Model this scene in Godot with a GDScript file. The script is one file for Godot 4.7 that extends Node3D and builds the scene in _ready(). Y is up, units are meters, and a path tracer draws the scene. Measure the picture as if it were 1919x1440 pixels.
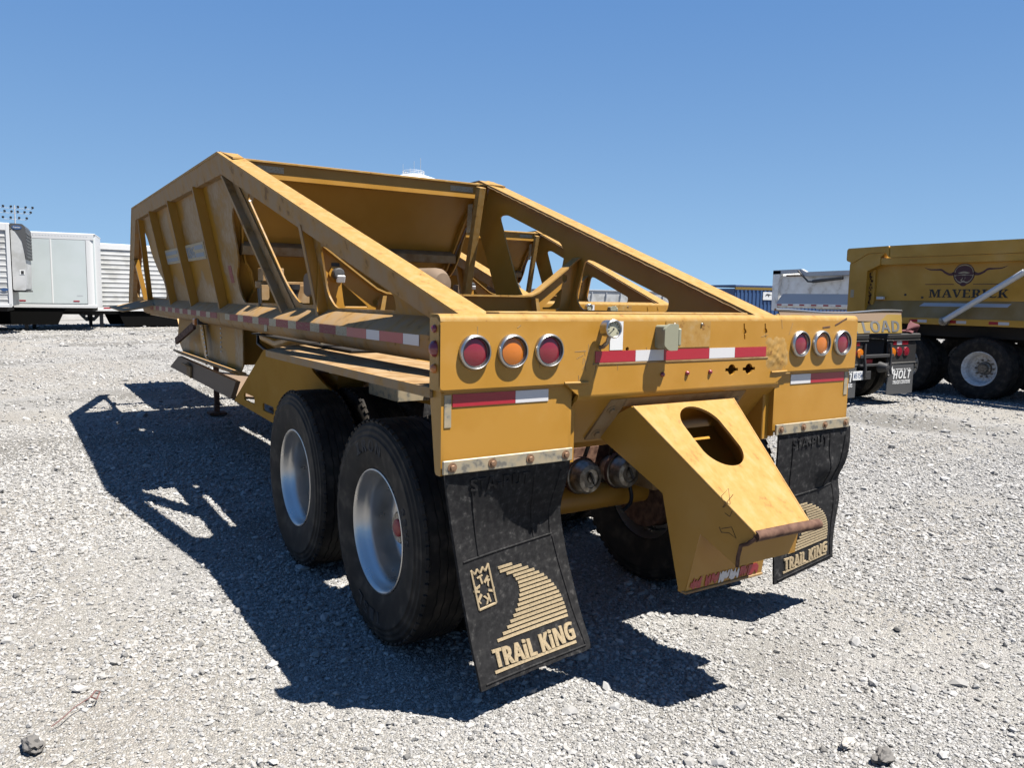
extends Node3D
# A yellow bottom dump trailer on a gravel yard, seen from its left rear corner. Metres, y up.
# The trailer's rear plate stands at z = 0 with its middle at x = 0; its front points to -z.

var M := {}
var taken := {}
var cache := {}
var rng := RandomNumberGenerator.new()


# ---------------------------------------------------------------- mesh builder
class Mb:
	var v := PackedVector3Array()
	var n := PackedVector3Array()
	var t := PackedVector2Array()

	func tri(a: Vector3, b: Vector3, c: Vector3, na: Vector3, nb: Vector3, nc: Vector3, ua := Vector2.ZERO, ub := Vector2.ZERO, uc := Vector2.ZERO) -> void:
		var g := (b - a).cross(c - a)
		if g.length_squared() < 1e-16:
			return
		if g.dot(na + nb + nc) > 0.0:   # front faces run clockwise
			var k := b; b = c; c = k
			k = nb; nb = nc; nc = k
			var w := ub; ub = uc; uc = w
		v.append(a); v.append(b); v.append(c)
		n.append(na); n.append(nb); n.append(nc)
		t.append(ua); t.append(ub); t.append(uc)

	func flat(pts: Array, out: Vector3, uvs: Array = []) -> void:
		var g := Vector3.ZERO
		for i in pts.size():
			g += (pts[i] as Vector3).cross(pts[(i + 1) % pts.size()])
		g = g.normalized()
		if g.dot(out) < 0.0:
			g = -g
		for i in range(1, pts.size() - 1):
			if uvs.size():
				tri(pts[0], pts[i], pts[i + 1], g, g, g, uvs[0], uvs[i], uvs[i + 1])
			else:
				tri(pts[0], pts[i], pts[i + 1], g, g, g, Vector2(pts[0].x + pts[0].z, pts[0].y), Vector2(pts[i].x + pts[i].z, pts[i].y), Vector2(pts[i + 1].x + pts[i + 1].z, pts[i + 1].y))

	func hexa(p: Array) -> void:   # eight corners: four of one end in order, then four of the other
		var c := Vector3.ZERO
		for q in p: c += q / 8.0
		for f in [[0, 1, 2, 3], [4, 5, 6, 7], [0, 1, 5, 4], [1, 2, 6, 5], [2, 3, 7, 6], [3, 0, 4, 7]]:
			var m := Vector3.ZERO
			for i in f: m += p[i] / 4.0
			flat([p[f[0]], p[f[1]], p[f[2]], p[f[3]]], m - c)

	func box(c: Vector3, s: Vector3, b := Basis(), bev := 0.004) -> void:   # chamfered box
		var h := s * 0.5
		var e := minf(bev, minf(h.x, minf(h.y, h.z)) * 0.45)
		var corner := func(sx, sy, sz, ax): # corner of the face across axis ax
			var q := Vector3(sx * (h.x - (0.0 if ax == 0 else e)), sy * (h.y - (0.0 if ax == 1 else e)), sz * (h.z - (0.0 if ax == 2 else e)))
			return c + b * q
		for s1 in [-1, 1]:
			flat([corner.call(s1, -1, -1, 0), corner.call(s1, 1, -1, 0), corner.call(s1, 1, 1, 0), corner.call(s1, -1, 1, 0)], b.x * s1)
			flat([corner.call(-1, s1, -1, 1), corner.call(1, s1, -1, 1), corner.call(1, s1, 1, 1), corner.call(-1, s1, 1, 1)], b.y * s1)
			flat([corner.call(-1, -1, s1, 2), corner.call(1, -1, s1, 2), corner.call(1, 1, s1, 2), corner.call(-1, 1, s1, 2)], b.z * s1)
			for s2 in [-1, 1]:
				flat([corner.call(s1, s2, -1, 0), corner.call(s1, s2, 1, 0), corner.call(s1, s2, 1, 1), corner.call(s1, s2, -1, 1)], b.x * s1 + b.y * s2)
				flat([corner.call(s1, -1, s2, 0), corner.call(s1, 1, s2, 0), corner.call(s1, 1, s2, 2), corner.call(s1, -1, s2, 2)], b.x * s1 + b.z * s2)
				flat([corner.call(-1, s1, s2, 1), corner.call(1, s1, s2, 1), corner.call(1, s1, s2, 2), corner.call(-1, s1, s2, 2)], b.y * s1 + b.z * s2)
				for s3 in [-1, 1]:
					flat([corner.call(s1, s2, s3, 0), corner.call(s1, s2, s3, 1), corner.call(s1, s2, s3, 2)], b.x * s1 + b.y * s2 + b.z * s3)

	func bar(a: Vector3, b: Vector3, w: float, h: float, up := Vector3.UP, bev := 0.004) -> void:   # box from a to b, w across, h along up
		var z := (b - a).normalized()
		var x := up.cross(z).normalized()
		box((a + b) * 0.5, Vector3(w, h, a.distance_to(b)), Basis(x, z.cross(x), z), bev)

	static func cut(poly: PackedVector2Array, holes: Array) -> Array:   # triangles of a polygon with holes: strips cut through each hole's middle have no holes left
		var xs := [-1e3]
		for h in holes:
			var lo := 1e9; var hi := -1e9
			for p in h:
				lo = minf(lo, p.x); hi = maxf(hi, p.x)
			xs.append((lo + hi) * 0.5)
		xs.append(1e3); xs.sort()
		var out := []
		for i in xs.size() - 1:
			var pieces: Array = [poly]
			if holes.size():
				pieces = Geometry2D.intersect_polygons(poly, PackedVector2Array([Vector2(xs[i], -1e3), Vector2(xs[i + 1], -1e3), Vector2(xs[i + 1], 1e3), Vector2(xs[i], 1e3)]))
				for h in holes:
					var next := []
					for p in pieces:
						next.append_array(Geometry2D.clip_polygons(p, h))
					pieces = next
			for p in pieces:
				var ix := Geometry2D.triangulate_polygon(p)
				for k in range(0, ix.size(), 3):
					out.append([p[ix[k]], p[ix[k + 1]], p[ix[k + 2]]])
		return out

	func prism(poly, fr: Transform3D, d0: float, d1: float, holes: Array = [], crease := 0.75) -> void:
		var pg := PackedVector2Array(poly)
		var hs := []
		for h in holes: hs.append(PackedVector2Array(h))
		var up := fr.basis.x.cross(fr.basis.y).normalized()
		if up.dot(fr.basis.z) < 0.0: up = -up
		for q in cut(pg, hs):
			for k in 2:
				var d: float = [d0, d1][k]
				var w := up if (k == 1) == (d1 > d0) else -up
				tri(fr * Vector3(q[0].x, q[0].y, d), fr * Vector3(q[1].x, q[1].y, d), fr * Vector3(q[2].x, q[2].y, d), w, w, w, q[0], q[1], q[2])
		for ring in [pg] + hs:
			var area := 0.0
			var m: int = ring.size()
			for i in m: area += ring[i].cross(ring[(i + 1) % m])
			var sg := (1.0 if area > 0.0 else -1.0) * (1.0 if ring == pg else -1.0)
			var ns := []
			for i in m:
				var e: Vector2 = (ring[(i + 1) % m] - ring[i]).normalized()
				var o2 := Vector2(e.y, -e.x) * sg
				var n3 := (fr.basis * Vector3(e.x, e.y, 0)).cross(fr.basis.z).normalized()
				if n3.dot(fr.basis * Vector3(o2.x, o2.y, 0)) < 0.0: n3 = -n3
				ns.append(n3)
			var run := 0.0
			for i in m:
				var p: Vector2 = ring[i]
				var q: Vector2 = ring[(i + 1) % m]
				var me: Vector3 = ns[i]
				var before: Vector3 = ns[(i + m - 1) % m]
				var after: Vector3 = ns[(i + 1) % m]
				var n0 := (me + before).normalized() if me.dot(before) > crease else me
				var n1 := (me + after).normalized() if me.dot(after) > crease else me
				var a := fr * Vector3(p.x, p.y, d0); var b := fr * Vector3(q.x, q.y, d0)
				var c := fr * Vector3(q.x, q.y, d1); var d := fr * Vector3(p.x, p.y, d1)
				var l := p.distance_to(q)
				tri(a, b, c, n0, n1, n1, Vector2(run, d0), Vector2(run + l, d0), Vector2(run + l, d1))
				tri(a, c, d, n0, n1, n0, Vector2(run, d0), Vector2(run + l, d1), Vector2(run, d1))
				run += l

	func grid(rows: Array, wrap_u := false, wrap_v := false, flip := false) -> void:   # smooth sheet through rows of points
		var h := rows.size()
		var w: int = rows[0].size()
		var nr := []
		for j in h:
			var line := PackedVector3Array()
			for i in w:
				var i0 := (i - 1 + w) % w if wrap_u else maxi(i - 1, 0)
				var i1 := (i + 1) % w if wrap_u else mini(i + 1, w - 1)
				var j0 := (j - 1 + h) % h if wrap_v else maxi(j - 1, 0)
				var j1 := (j + 1) % h if wrap_v else mini(j + 1, h - 1)
				var g: Vector3 = (rows[j][i1] - rows[j][i0]).cross(rows[j1][i] - rows[j0][i])
				line.append((-g if flip else g).normalized())
			nr.append(line)
		for j in (h if wrap_v else h - 1):
			for i in (w if wrap_u else w - 1):
				var i2 := (i + 1) % w
				var j2 := (j + 1) % h
				var u0 := float(i) / (w - 1); var u1 := float(i + 1) / (w - 1)
				var v0 := float(j) / (h - 1); var v1 := float(j + 1) / (h - 1)
				tri(rows[j][i], rows[j][i2], rows[j2][i2], nr[j][i], nr[j][i2], nr[j2][i2], Vector2(u0, v0), Vector2(u1, v0), Vector2(u1, v1))
				tri(rows[j][i], rows[j2][i2], rows[j2][i], nr[j][i], nr[j2][i2], nr[j2][i], Vector2(u0, v0), Vector2(u1, v1), Vector2(u0, v1))

	func tube(path: Array, r: float, segs := 10, caps := true) -> void:
		var rows := []
		var x := Vector3.ZERO
		for i in path.size():
			var d: Vector3 = (path[mini(i + 1, path.size() - 1)] - path[maxi(i - 1, 0)]).normalized()
			x = (Vector3.UP if absf(d.y) < 0.9 else Vector3.RIGHT).cross(d).normalized() if i == 0 else (x - d * x.dot(d)).normalized()
			var y := d.cross(x)
			var line := []
			for k in segs:
				var a := TAU * k / segs
				line.append(path[i] + (x * cos(a) + y * sin(a)) * r)
			rows.append(line)
			if caps and (i == 0 or i == path.size() - 1):
				flat(line, -d if i == 0 else d)
		grid(rows, true, false, true)

	func lathe(profile: Array, fr: Transform3D, segs := 32, crease := 0.8, wob := 0.0, wobs := 0) -> void:   # profile points (radius, height along fr's z)
		var m := profile.size()
		var ns := []
		for i in m - 1:
			var e: Vector2 = profile[i + 1] - profile[i]
			ns.append(Vector2(e.y, -e.x).normalized())
		for i in m - 1:
			var p: Vector2 = profile[i]
			var q: Vector2 = profile[i + 1]
			if p.distance_to(q) < 1e-6: continue
			var me: Vector2 = ns[i]
			var na: Vector2 = (me + ns[i - 1]).normalized() if i > 0 and me.dot(ns[i - 1]) > crease else me
			var nb: Vector2 = (me + ns[i + 1]).normalized() if i < m - 2 and me.dot(ns[i + 1]) > crease else me
			for k in segs:
				var pts := []
				var nn := []
				for s in 2:
					var a := TAU * (k + s) / segs
					var z := wob * (1.0 if wobs and ((k + s) % segs) % wobs < wobs / 2.0 else -1.0) if wobs else 0.0
					for j in 2:
						var w: Vector2 = [p, q][j]
						var o: Vector2 = [na, nb][j]
						pts.append(fr * Vector3(w.x * cos(a), w.x * sin(a), w.y + z))
						nn.append((fr.basis * Vector3(o.x * cos(a), o.x * sin(a), o.y)).normalized())
				tri(pts[0], pts[1], pts[3], nn[0], nn[1], nn[3], Vector2(k / float(segs), i), Vector2(k / float(segs), i + 1), Vector2((k + 1) / float(segs), i + 1))
				tri(pts[0], pts[3], pts[2], nn[0], nn[3], nn[2], Vector2(k / float(segs), i), Vector2((k + 1) / float(segs), i + 1), Vector2((k + 1) / float(segs), i))

	func ball(c: Vector3, r: Vector3, segs := 10) -> void:
		var rows := []
		for j in segs + 1:
			var line := []
			var e := PI * (0.001 + 0.998 * j / segs) - PI / 2
			for i in segs * 2:
				var a := TAU * i / (segs * 2.0)
				line.append(c + Vector3(cos(a) * cos(e), sin(e), sin(a) * cos(e)) * r)
			rows.append(line)
		grid(rows, true, false, true)

	func add(m: Array, f: Callable) -> void:   # triangles of a mesh through a mapping of points
		var vs: PackedVector3Array = m[Mesh.ARRAY_VERTEX]
		var ix: PackedInt32Array = m[Mesh.ARRAY_INDEX] if m[Mesh.ARRAY_INDEX] != null else PackedInt32Array(range(vs.size()))
		var nn: PackedVector3Array = m[Mesh.ARRAY_NORMAL]
		for k in range(0, ix.size(), 3):
			var a: Vector3 = f.call(vs[ix[k]]); var b: Vector3 = f.call(vs[ix[k + 1]]); var c: Vector3 = f.call(vs[ix[k + 2]])
			var tip: Vector3 = f.call(vs[ix[k]] + nn[ix[k]] * 0.001) - a
			var g := (b - a).cross(c - a).normalized()
			if g.dot(tip) < 0.0: g = -g
			tri(a, b, c, g, g, g, Vector2(a.x, a.y), Vector2(b.x, b.y), Vector2(c.x, c.y))

	func mesh() -> ArrayMesh:
		var arr := []
		arr.resize(Mesh.ARRAY_MAX)
		arr[Mesh.ARRAY_VERTEX] = v
		arr[Mesh.ARRAY_NORMAL] = n
		arr[Mesh.ARRAY_TEX_UV] = t
		var am := ArrayMesh.new()
		am.add_surface_from_arrays(Mesh.PRIMITIVE_TRIANGLES, arr)
		return am


# ---------------------------------------------------------------- naming and tree
func numbered(called: String) -> String:
	var k: int = taken.get(called, -1) + 1
	taken[called] = k
	return called if k == 0 else "%s_%03d" % [called, k]

func tag(o: Node, label: String, category: String, group := "") -> void:
	o.set_meta("label", label)
	o.set_meta("category", category)
	if group: o.set_meta("group", group)

func thing(called: String, label: String, category: String, at := Vector3.ZERO, turn := 0.0, group := "") -> Node3D:
	var o := Node3D.new()
	o.name = numbered(called)
	add_child(o)
	o.position = at
	o.rotation.y = turn
	tag(o, label, category, group)
	return o

func put(called: String, m: Mesh, mat: Material, parent: Node) -> MeshInstance3D:
	var o := MeshInstance3D.new()
	o.name = numbered(called) if parent == self else called
	o.mesh = m
	o.material_override = mat
	parent.add_child(o, true)
	return o

func obj(called: String, b: Mb, mat: Material, parent: Node) -> MeshInstance3D:
	return put(called, b.mesh(), mat, parent)

func group_part(called: String, parent: Node, xf := Transform3D()) -> Node3D:   # a part whose pieces are its children
	var o := Node3D.new()
	o.name = called
	o.transform = xf
	parent.add_child(o, true)
	return o

func a_box(called: String, c: Vector3, s: Vector3, mat: Material, parent: Node, bev := 0.004, b := Basis()) -> MeshInstance3D:
	var m := Mb.new()
	m.box(c, s, b, bev)
	return obj(called, m, mat, parent)

func a_bar(called: String, a: Vector3, b: Vector3, w: float, h: float, mat: Material, parent: Node, up := Vector3.UP) -> MeshInstance3D:
	var m := Mb.new()
	m.bar(a, b, w, h, up)
	return obj(called, m, mat, parent)

func a_prism(called: String, poly, fr: Transform3D, d0: float, d1: float, mat: Material, parent: Node, holes: Array = []) -> MeshInstance3D:
	var m := Mb.new()
	m.prism(poly, fr, d0, d1, holes)
	return obj(called, m, mat, parent)

func a_lathe(called: String, profile: Array, fr: Transform3D, mat: Material, parent: Node, segs := 32) -> MeshInstance3D:
	var m := Mb.new()
	m.lathe(profile, fr, segs)
	return obj(called, m, mat, parent)

func a_tube(called: String, path: Array, r: float, mat: Material, parent: Node, segs := 10) -> MeshInstance3D:
	var m := Mb.new()
	m.tube(path, r, segs)
	return obj(called, m, mat, parent)

func P(xy: Array) -> PackedVector2Array:   # flat list of pairs to points
	var out := PackedVector2Array()
	for i in range(0, xy.size(), 2): out.append(Vector2(xy[i], xy[i + 1]))
	return out

func rnd(poly: PackedVector2Array, r: float, seg := 5) -> PackedVector2Array:   # rounded corners
	var out := PackedVector2Array()
	var m := poly.size()
	for i in m:
		var p := poly[i]
		var a := poly[(i + m - 1) % m] - p
		var b := poly[(i + 1) % m] - p
		var k := minf(r, minf(a.length(), b.length()) * 0.45)
		var s := p + a.normalized() * k
		var e := p + b.normalized() * k
		for j in seg + 1:
			var f := float(j) / seg
			out.append(s.lerp(p, f).lerp(p.lerp(e, f), f))
	return out

func oval(cx: float, cy: float, rx: float, ry: float, seg := 24) -> PackedVector2Array:
	var out := PackedVector2Array()
	for i in seg: out.append(Vector2(cx + rx * cos(TAU * i / seg), cy + ry * sin(TAU * i / seg)))
	return out

func band(top: PackedVector2Array, drop: float) -> PackedVector2Array:   # the strip below a line of points
	var out := PackedVector2Array(top)
	for i in range(top.size() - 1, -1, -1): out.append(top[i] - Vector2(0, drop))
	return out

func curve(pts: PackedVector2Array, seg := 6) -> PackedVector2Array:   # smooth closed outline through points
	var out := PackedVector2Array()
	var m := pts.size()
	for i in m:
		for k in seg:
			out.append(pts[i].cubic_interpolate(pts[(i + 1) % m], pts[(i + m - 1) % m], pts[(i + 2) % m], float(k) / seg))
	return out

func fr(o: Vector3, x: Vector3, y: Vector3, z := Vector3.ZERO) -> Transform3D:
	return Transform3D(Basis(x, y, x.cross(y) if z == Vector3.ZERO else z), o)

func axis(o: Vector3, z: Vector3) -> Transform3D:   # a frame whose z runs along an axis
	z = z.normalized()
	var x := (Vector3.UP if absf(z.y) < 0.9 else Vector3.RIGHT).cross(z).normalized()
	return Transform3D(Basis(x, z.cross(x), z), o)

func letters(s: String, face: String, weight := 700) -> Array:   # [mesh arrays, bounds] of extruded lettering
	var key := s + face + str(weight)
	if not cache.has(key):
		var f := SystemFont.new()
		f.font_names = PackedStringArray([face])
		f.font_weight = weight
		var tm := TextMesh.new()
		tm.font = f
		tm.text = s
		tm.font_size = 48
		tm.pixel_size = 0.01
		tm.depth = 1.0
		tm.curve_step = 2.0
		var arr := tm.get_mesh_arrays()
		var lo := Vector3(1e9, 1e9, 1e9); var hi := -lo
		for p in arr[Mesh.ARRAY_VERTEX]:
			lo = lo.min(p); hi = hi.max(p)
		cache[key] = [arr, lo, hi]
	return cache[key]

func write(b: Mb, s: String, face: String, f: Callable, weight := 700) -> void:   # f takes (u, v, d) in 0..1 across, up and out
	var l := letters(s, face, weight)
	var lo: Vector3 = l[1]
	var size: Vector3 = l[2] - lo
	b.add(l[0], func(p: Vector3): return f.call((p.x - lo.x) / size.x, (p.y - lo.y) / size.y, (p.z - lo.z) / size.z))

func a_text(called: String, s: String, face: String, at: Transform3D, w: float, h: float, d: float, mat: Material, parent: Node, slant := 0.0, weight := 700) -> MeshInstance3D:
	var b := Mb.new()
	write(b, s, face, func(u, v, k): return at * Vector3(u * w + slant * v * h, v * h, k * d), weight)
	return obj(called, b, mat, parent)


# ---------------------------------------------------------------- materials
func lin(r: float, g: float, b: float) -> Color:
	return Color(r * 0.78, g * 0.78, b * 0.78).linear_to_srgb()

func noise(freq: float, salt: int, octaves := 5, type := FastNoiseLite.TYPE_SIMPLEX_SMOOTH) -> FastNoiseLite:
	var f := FastNoiseLite.new()
	f.noise_type = type
	f.seed = salt
	f.frequency = freq
	f.fractal_octaves = octaves
	return f

func speck(freq: float, salt: int, gain: float) -> FastNoiseLite:   # noise with strong fine grain
	var f := noise(freq, salt, 7)
	f.fractal_gain = gain
	return f

func ntex(f: FastNoiseLite, stops: Array, size := 512, as_normal := 0.0) -> NoiseTexture2D:   # stops: offset, colour, offset, colour ...
	var t := NoiseTexture2D.new()
	t.width = size
	t.height = size
	t.seamless = true
	t.seamless_blend_skirt = 0.15
	t.noise = f
	if as_normal > 0.0:
		t.as_normal_map = true
		t.bump_strength = as_normal
	elif stops.size():
		var g := Gradient.new()
		var offs := PackedFloat32Array(); var cols := PackedColorArray()
		for i in range(0, stops.size(), 2):
			offs.append(stops[i]); cols.append(stops[i + 1])
		g.offsets = offs
		g.colors = cols
		t.color_ramp = g
	return t

func mat(called: String, c: Color, rough := 0.6, metal := 0.0) -> StandardMaterial3D:
	var m := StandardMaterial3D.new()
	m.resource_name = called
	m.albedo_color = c
	m.roughness = rough
	m.metallic = metal
	M[called] = m
	return m

func worn(called: String, tex: Texture2D, scale: float, rough := 0.6, metal := 0.0) -> StandardMaterial3D:   # triplanar in the thing's own axes
	var m := mat(called, Color.WHITE, rough, metal)
	m.albedo_texture = tex
	m.uv1_triplanar = true
	m.uv1_scale = Vector3.ONE * scale
	return m

func matte(m: StandardMaterial3D) -> void:   # dust gives little sheen
	m.metallic_specular = 0.2

func relief(m: StandardMaterial3D, tex: Texture2D, depth_cm: float) -> void:
	m.heightmap_enabled = true
	m.heightmap_texture = tex
	m.heightmap_scale = depth_cm

func make_materials() -> void:
	var y0 := lin(0.335, 0.168, 0.022); var y1 := lin(0.355, 0.183, 0.029); var y2 := lin(0.368, 0.195, 0.038)
	var dust := lin(0.285, 0.185, 0.085); var dust2 := lin(0.285, 0.20, 0.115)
	var fine := noise(0.012, 4, 6)
	var m := worn("paint", ntex(fine, [0.25, y0, 0.5, y1, 0.68, y1, 0.86, y2]), 0.42, 0.33)
	m.roughness_texture = ntex(noise(0.01, 9, 5), [0.3, Color(0.62, 0.62, 0.62), 0.7, Color(1, 1, 1)])
	m.roughness = 0.5
	m.clearcoat_enabled = true; m.clearcoat = 0.10; m.clearcoat_roughness = 0.2
	m.metallic_specular = 0.35
	m = worn("paint_matte", M.paint.albedo_texture, 0.42, 0.65)
	m.metallic_specular = 0.12
	# paint on the outer side, under road dust in patches and specks
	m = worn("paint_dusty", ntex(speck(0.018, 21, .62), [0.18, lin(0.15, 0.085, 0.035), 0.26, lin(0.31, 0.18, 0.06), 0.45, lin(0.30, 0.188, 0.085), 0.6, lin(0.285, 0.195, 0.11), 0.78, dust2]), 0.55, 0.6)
	# tops bleached by sun, with rust specks
	m = worn("paint_top", ntex(speck(0.03, 33, .68), [0.14, lin(0.16, 0.08, 0.03), 0.22, lin(0.30, 0.170, 0.048), 0.45, lin(0.32, 0.190, 0.058), 0.6, lin(0.33, 0.205, 0.072), 0.8, lin(0.335, 0.225, 0.10)]), 0.8, 0.5)
	m = worn("paint_dull", ntex(speck(0.02, 41, .6), [0.2, lin(0.20, 0.12, 0.055), 0.45, lin(0.26, 0.17, 0.085), 0.8, lin(0.29, 0.21, 0.125)]), 0.6, 0.7)
	m = worn("rust", ntex(noise(0.04, 51, 5), [0.2, lin(0.06, 0.033, 0.025), 0.5, lin(0.105, 0.06, 0.045), 0.8, lin(0.16, 0.095, 0.065)]), 1.0, 0.75)
	m = worn("galvanized", ntex(noise(0.02, 61, 5), [0.22, lin(0.14, 0.13, 0.11), 0.34, lin(0.25, 0.225, 0.17), 0.55, lin(0.31, 0.26, 0.175), 0.8, lin(0.34, 0.28, 0.19)]), 1.6, 0.5, 0.2)
	m = worn("rubber", ntex(speck(0.03, 71, .72), [0.3, lin(0.010, 0.010, 0.011), 0.55, lin(0.018, 0.018, 0.019), 0.68, lin(0.024, 0.024, 0.025), 0.84, lin(0.07, 0.068, 0.066)]), 1.4, 0.75)
	m.metallic_specular = 0.25
	m = worn("tread", ntex(noise(0.05, 72, 5), [0.3, lin(0.012, 0.012, 0.014), 0.6, lin(0.022, 0.022, 0.024), 0.85, lin(0.05, 0.047, 0.043)]), 1.5, 0.85)
	m = worn("sidewall", ntex(noise(0.014, 73, 5), [0.3, lin(0.012, 0.0112, 0.011), 0.55, lin(0.024, 0.021, 0.018), 0.8, lin(0.055, 0.047, 0.038)]), 1.0, 0.7)
	m.metallic_specular = 0.3
	m = mat("aluminium", lin(0.58, 0.57, 0.55), 0.38, 0.85)
	m.roughness_texture = ntex(noise(0.02, 75, 5), [0.3, Color(0.7, 0.7, 0.7), 0.7, Color(1, 1, 1)])
	m.uv1_triplanar = true
	mat("chrome", lin(0.50, 0.50, 0.49), 0.34, 1.0)
	mat("red_hub", lin(0.30, 0.03, 0.025), 0.45)
	m = worn("steel", ntex(noise(0.03, 76, 5), [0.2, lin(0.16, 0.14, 0.11), 0.6, lin(0.30, 0.27, 0.23), 0.85, lin(0.42, 0.40, 0.36)]), 2.0, 0.4, 0.7)
	m = worn("tan_print", ntex(noise(0.05, 77, 4), [0.2, lin(0.17, 0.14, 0.09), 0.38, lin(0.29, 0.225, 0.135), 0.8, lin(0.33, 0.26, 0.16)]), 3.0, 0.7)
	m = mat("red_lens", lin(0.17, 0.008, 0.018), 0.32); m.clearcoat_enabled = true; m.clearcoat = 0.5; m.clearcoat_roughness = 0.08
	m = mat("amber_lens", lin(0.44, 0.125, 0.006), 0.32); m.clearcoat_enabled = true; m.clearcoat = 0.5; m.clearcoat_roughness = 0.08
	mat("tape_red", lin(0.29, 0.010, 0.022), 0.35)
	mat("tape_white", lin(0.50, 0.50, 0.515), 0.35)
	worn("tape_red_worn", ntex(noise(0.05, 81, 4), [0.3, lin(0.24, 0.045, 0.052), 0.5, lin(0.26, 0.07, 0.075), 0.68, lin(0.27, 0.17, 0.12)]), 3.0, 0.6)
	worn("tape_white_worn", ntex(noise(0.05, 82, 4), [0.3, lin(0.38, 0.33, 0.22), 0.5, lin(0.42, 0.39, 0.31), 0.7, lin(0.29, 0.21, 0.11)]), 3.0, 0.6)
	mat("label_white", lin(0.56, 0.57, 0.58), 0.5)
	mat("black", lin(0.014, 0.014, 0.015), 0.5)
	mat("hose", lin(0.012, 0.012, 0.013), 0.45)
	mat("charcoal", lin(0.05, 0.052, 0.056), 0.55)
	mat("dial", lin(0.40, 0.385, 0.27), 0.5)
	mat("cap_grey", lin(0.22, 0.22, 0.155), 0.5)
	mat("box_brown", lin(0.17, 0.125, 0.09), 0.6)
	mat("blue_grey", lin(0.17, 0.21, 0.26), 0.6)
	mat("white_paint", lin(0.60, 0.61, 0.61), 0.4)
	m = worn("white_wheel", ntex(noise(0.02, 84, 5), [0.3, lin(0.50, 0.46, 0.41), 0.5, lin(0.68, 0.68, 0.68), 0.8, lin(0.74, 0.75, 0.76)]), 1.5, 0.5)
	worn("white_body", ntex(noise(0.008, 85, 5), [0.25, lin(0.33, 0.335, 0.33), 0.5, lin(0.40, 0.41, 0.415), 0.8, lin(0.44, 0.45, 0.455)]), 0.3, 0.5)
	m = worn("van_panel", ntex(noise(0.006, 86, 4), [0.25, lin(0.44, 0.49, 0.495), 0.75, lin(0.47, 0.52, 0.53)]), 0.2, 0.35)
	m = mat("van_metal", lin(0.56, 0.57, 0.58), 0.5, 0.1)
	worn("white_scraped", ntex(noise(0.01, 90, 6), [0.18, lin(0.48, 0.45, 0.41), 0.34, lin(0.66, 0.65, 0.63), 0.8, lin(0.76, 0.76, 0.75)]), 0.5, 0.5)
	mat("skirt", lin(0.006, 0.006, 0.006), 0.9).metallic_specular = 0.1
	mat("grey_panel", lin(0.36, 0.38, 0.41), 0.5)
	mat("maroon", lin(0.055, 0.012, 0.016), 0.5)
	mat("red_rag", lin(0.075, 0.011, 0.016), 0.85)
	mat("banner_yellow", lin(0.16, 0.10, 0.010), 0.5)
	mat("blue_box", lin(0.020, 0.060, 0.16), 0.5)
	m = worn("truck_yellow", ntex(noise(0.012, 88, 5), [0.25, lin(0.42, 0.222, 0.020), 0.55, lin(0.47, 0.255, 0.028), 0.85, lin(0.49, 0.285, 0.06)]), 0.25, 0.45)
	worn("truck_dusty", ntex(noise(0.012, 89, 5), [0.25, lin(0.26, 0.165, 0.06), 0.6, lin(0.30, 0.205, 0.095), 0.85, lin(0.33, 0.24, 0.14)]), 0.3, 0.7)
	mat("dark_steel", lin(0.022, 0.022, 0.024), 0.55)
	mat("undercarriage", lin(0.030, 0.028, 0.027), 0.7)
	mat("bolt_copper", lin(0.25, 0.15, 0.09), 0.45, 0.5)
	mat("pale_rock", lin(0.33, 0.315, 0.29), 0.85)
	mat("rock_dark", lin(0.10, 0.095, 0.09), 0.85)
	mat("twig", lin(0.12, 0.05, 0.045), 0.8)
	for k in ["paint_dusty", "paint_top", "paint_dull", "truck_dusty", "box_brown", "tape_red_worn", "tape_white_worn", "undercarriage", "rust"]: matte(M[k])

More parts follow.
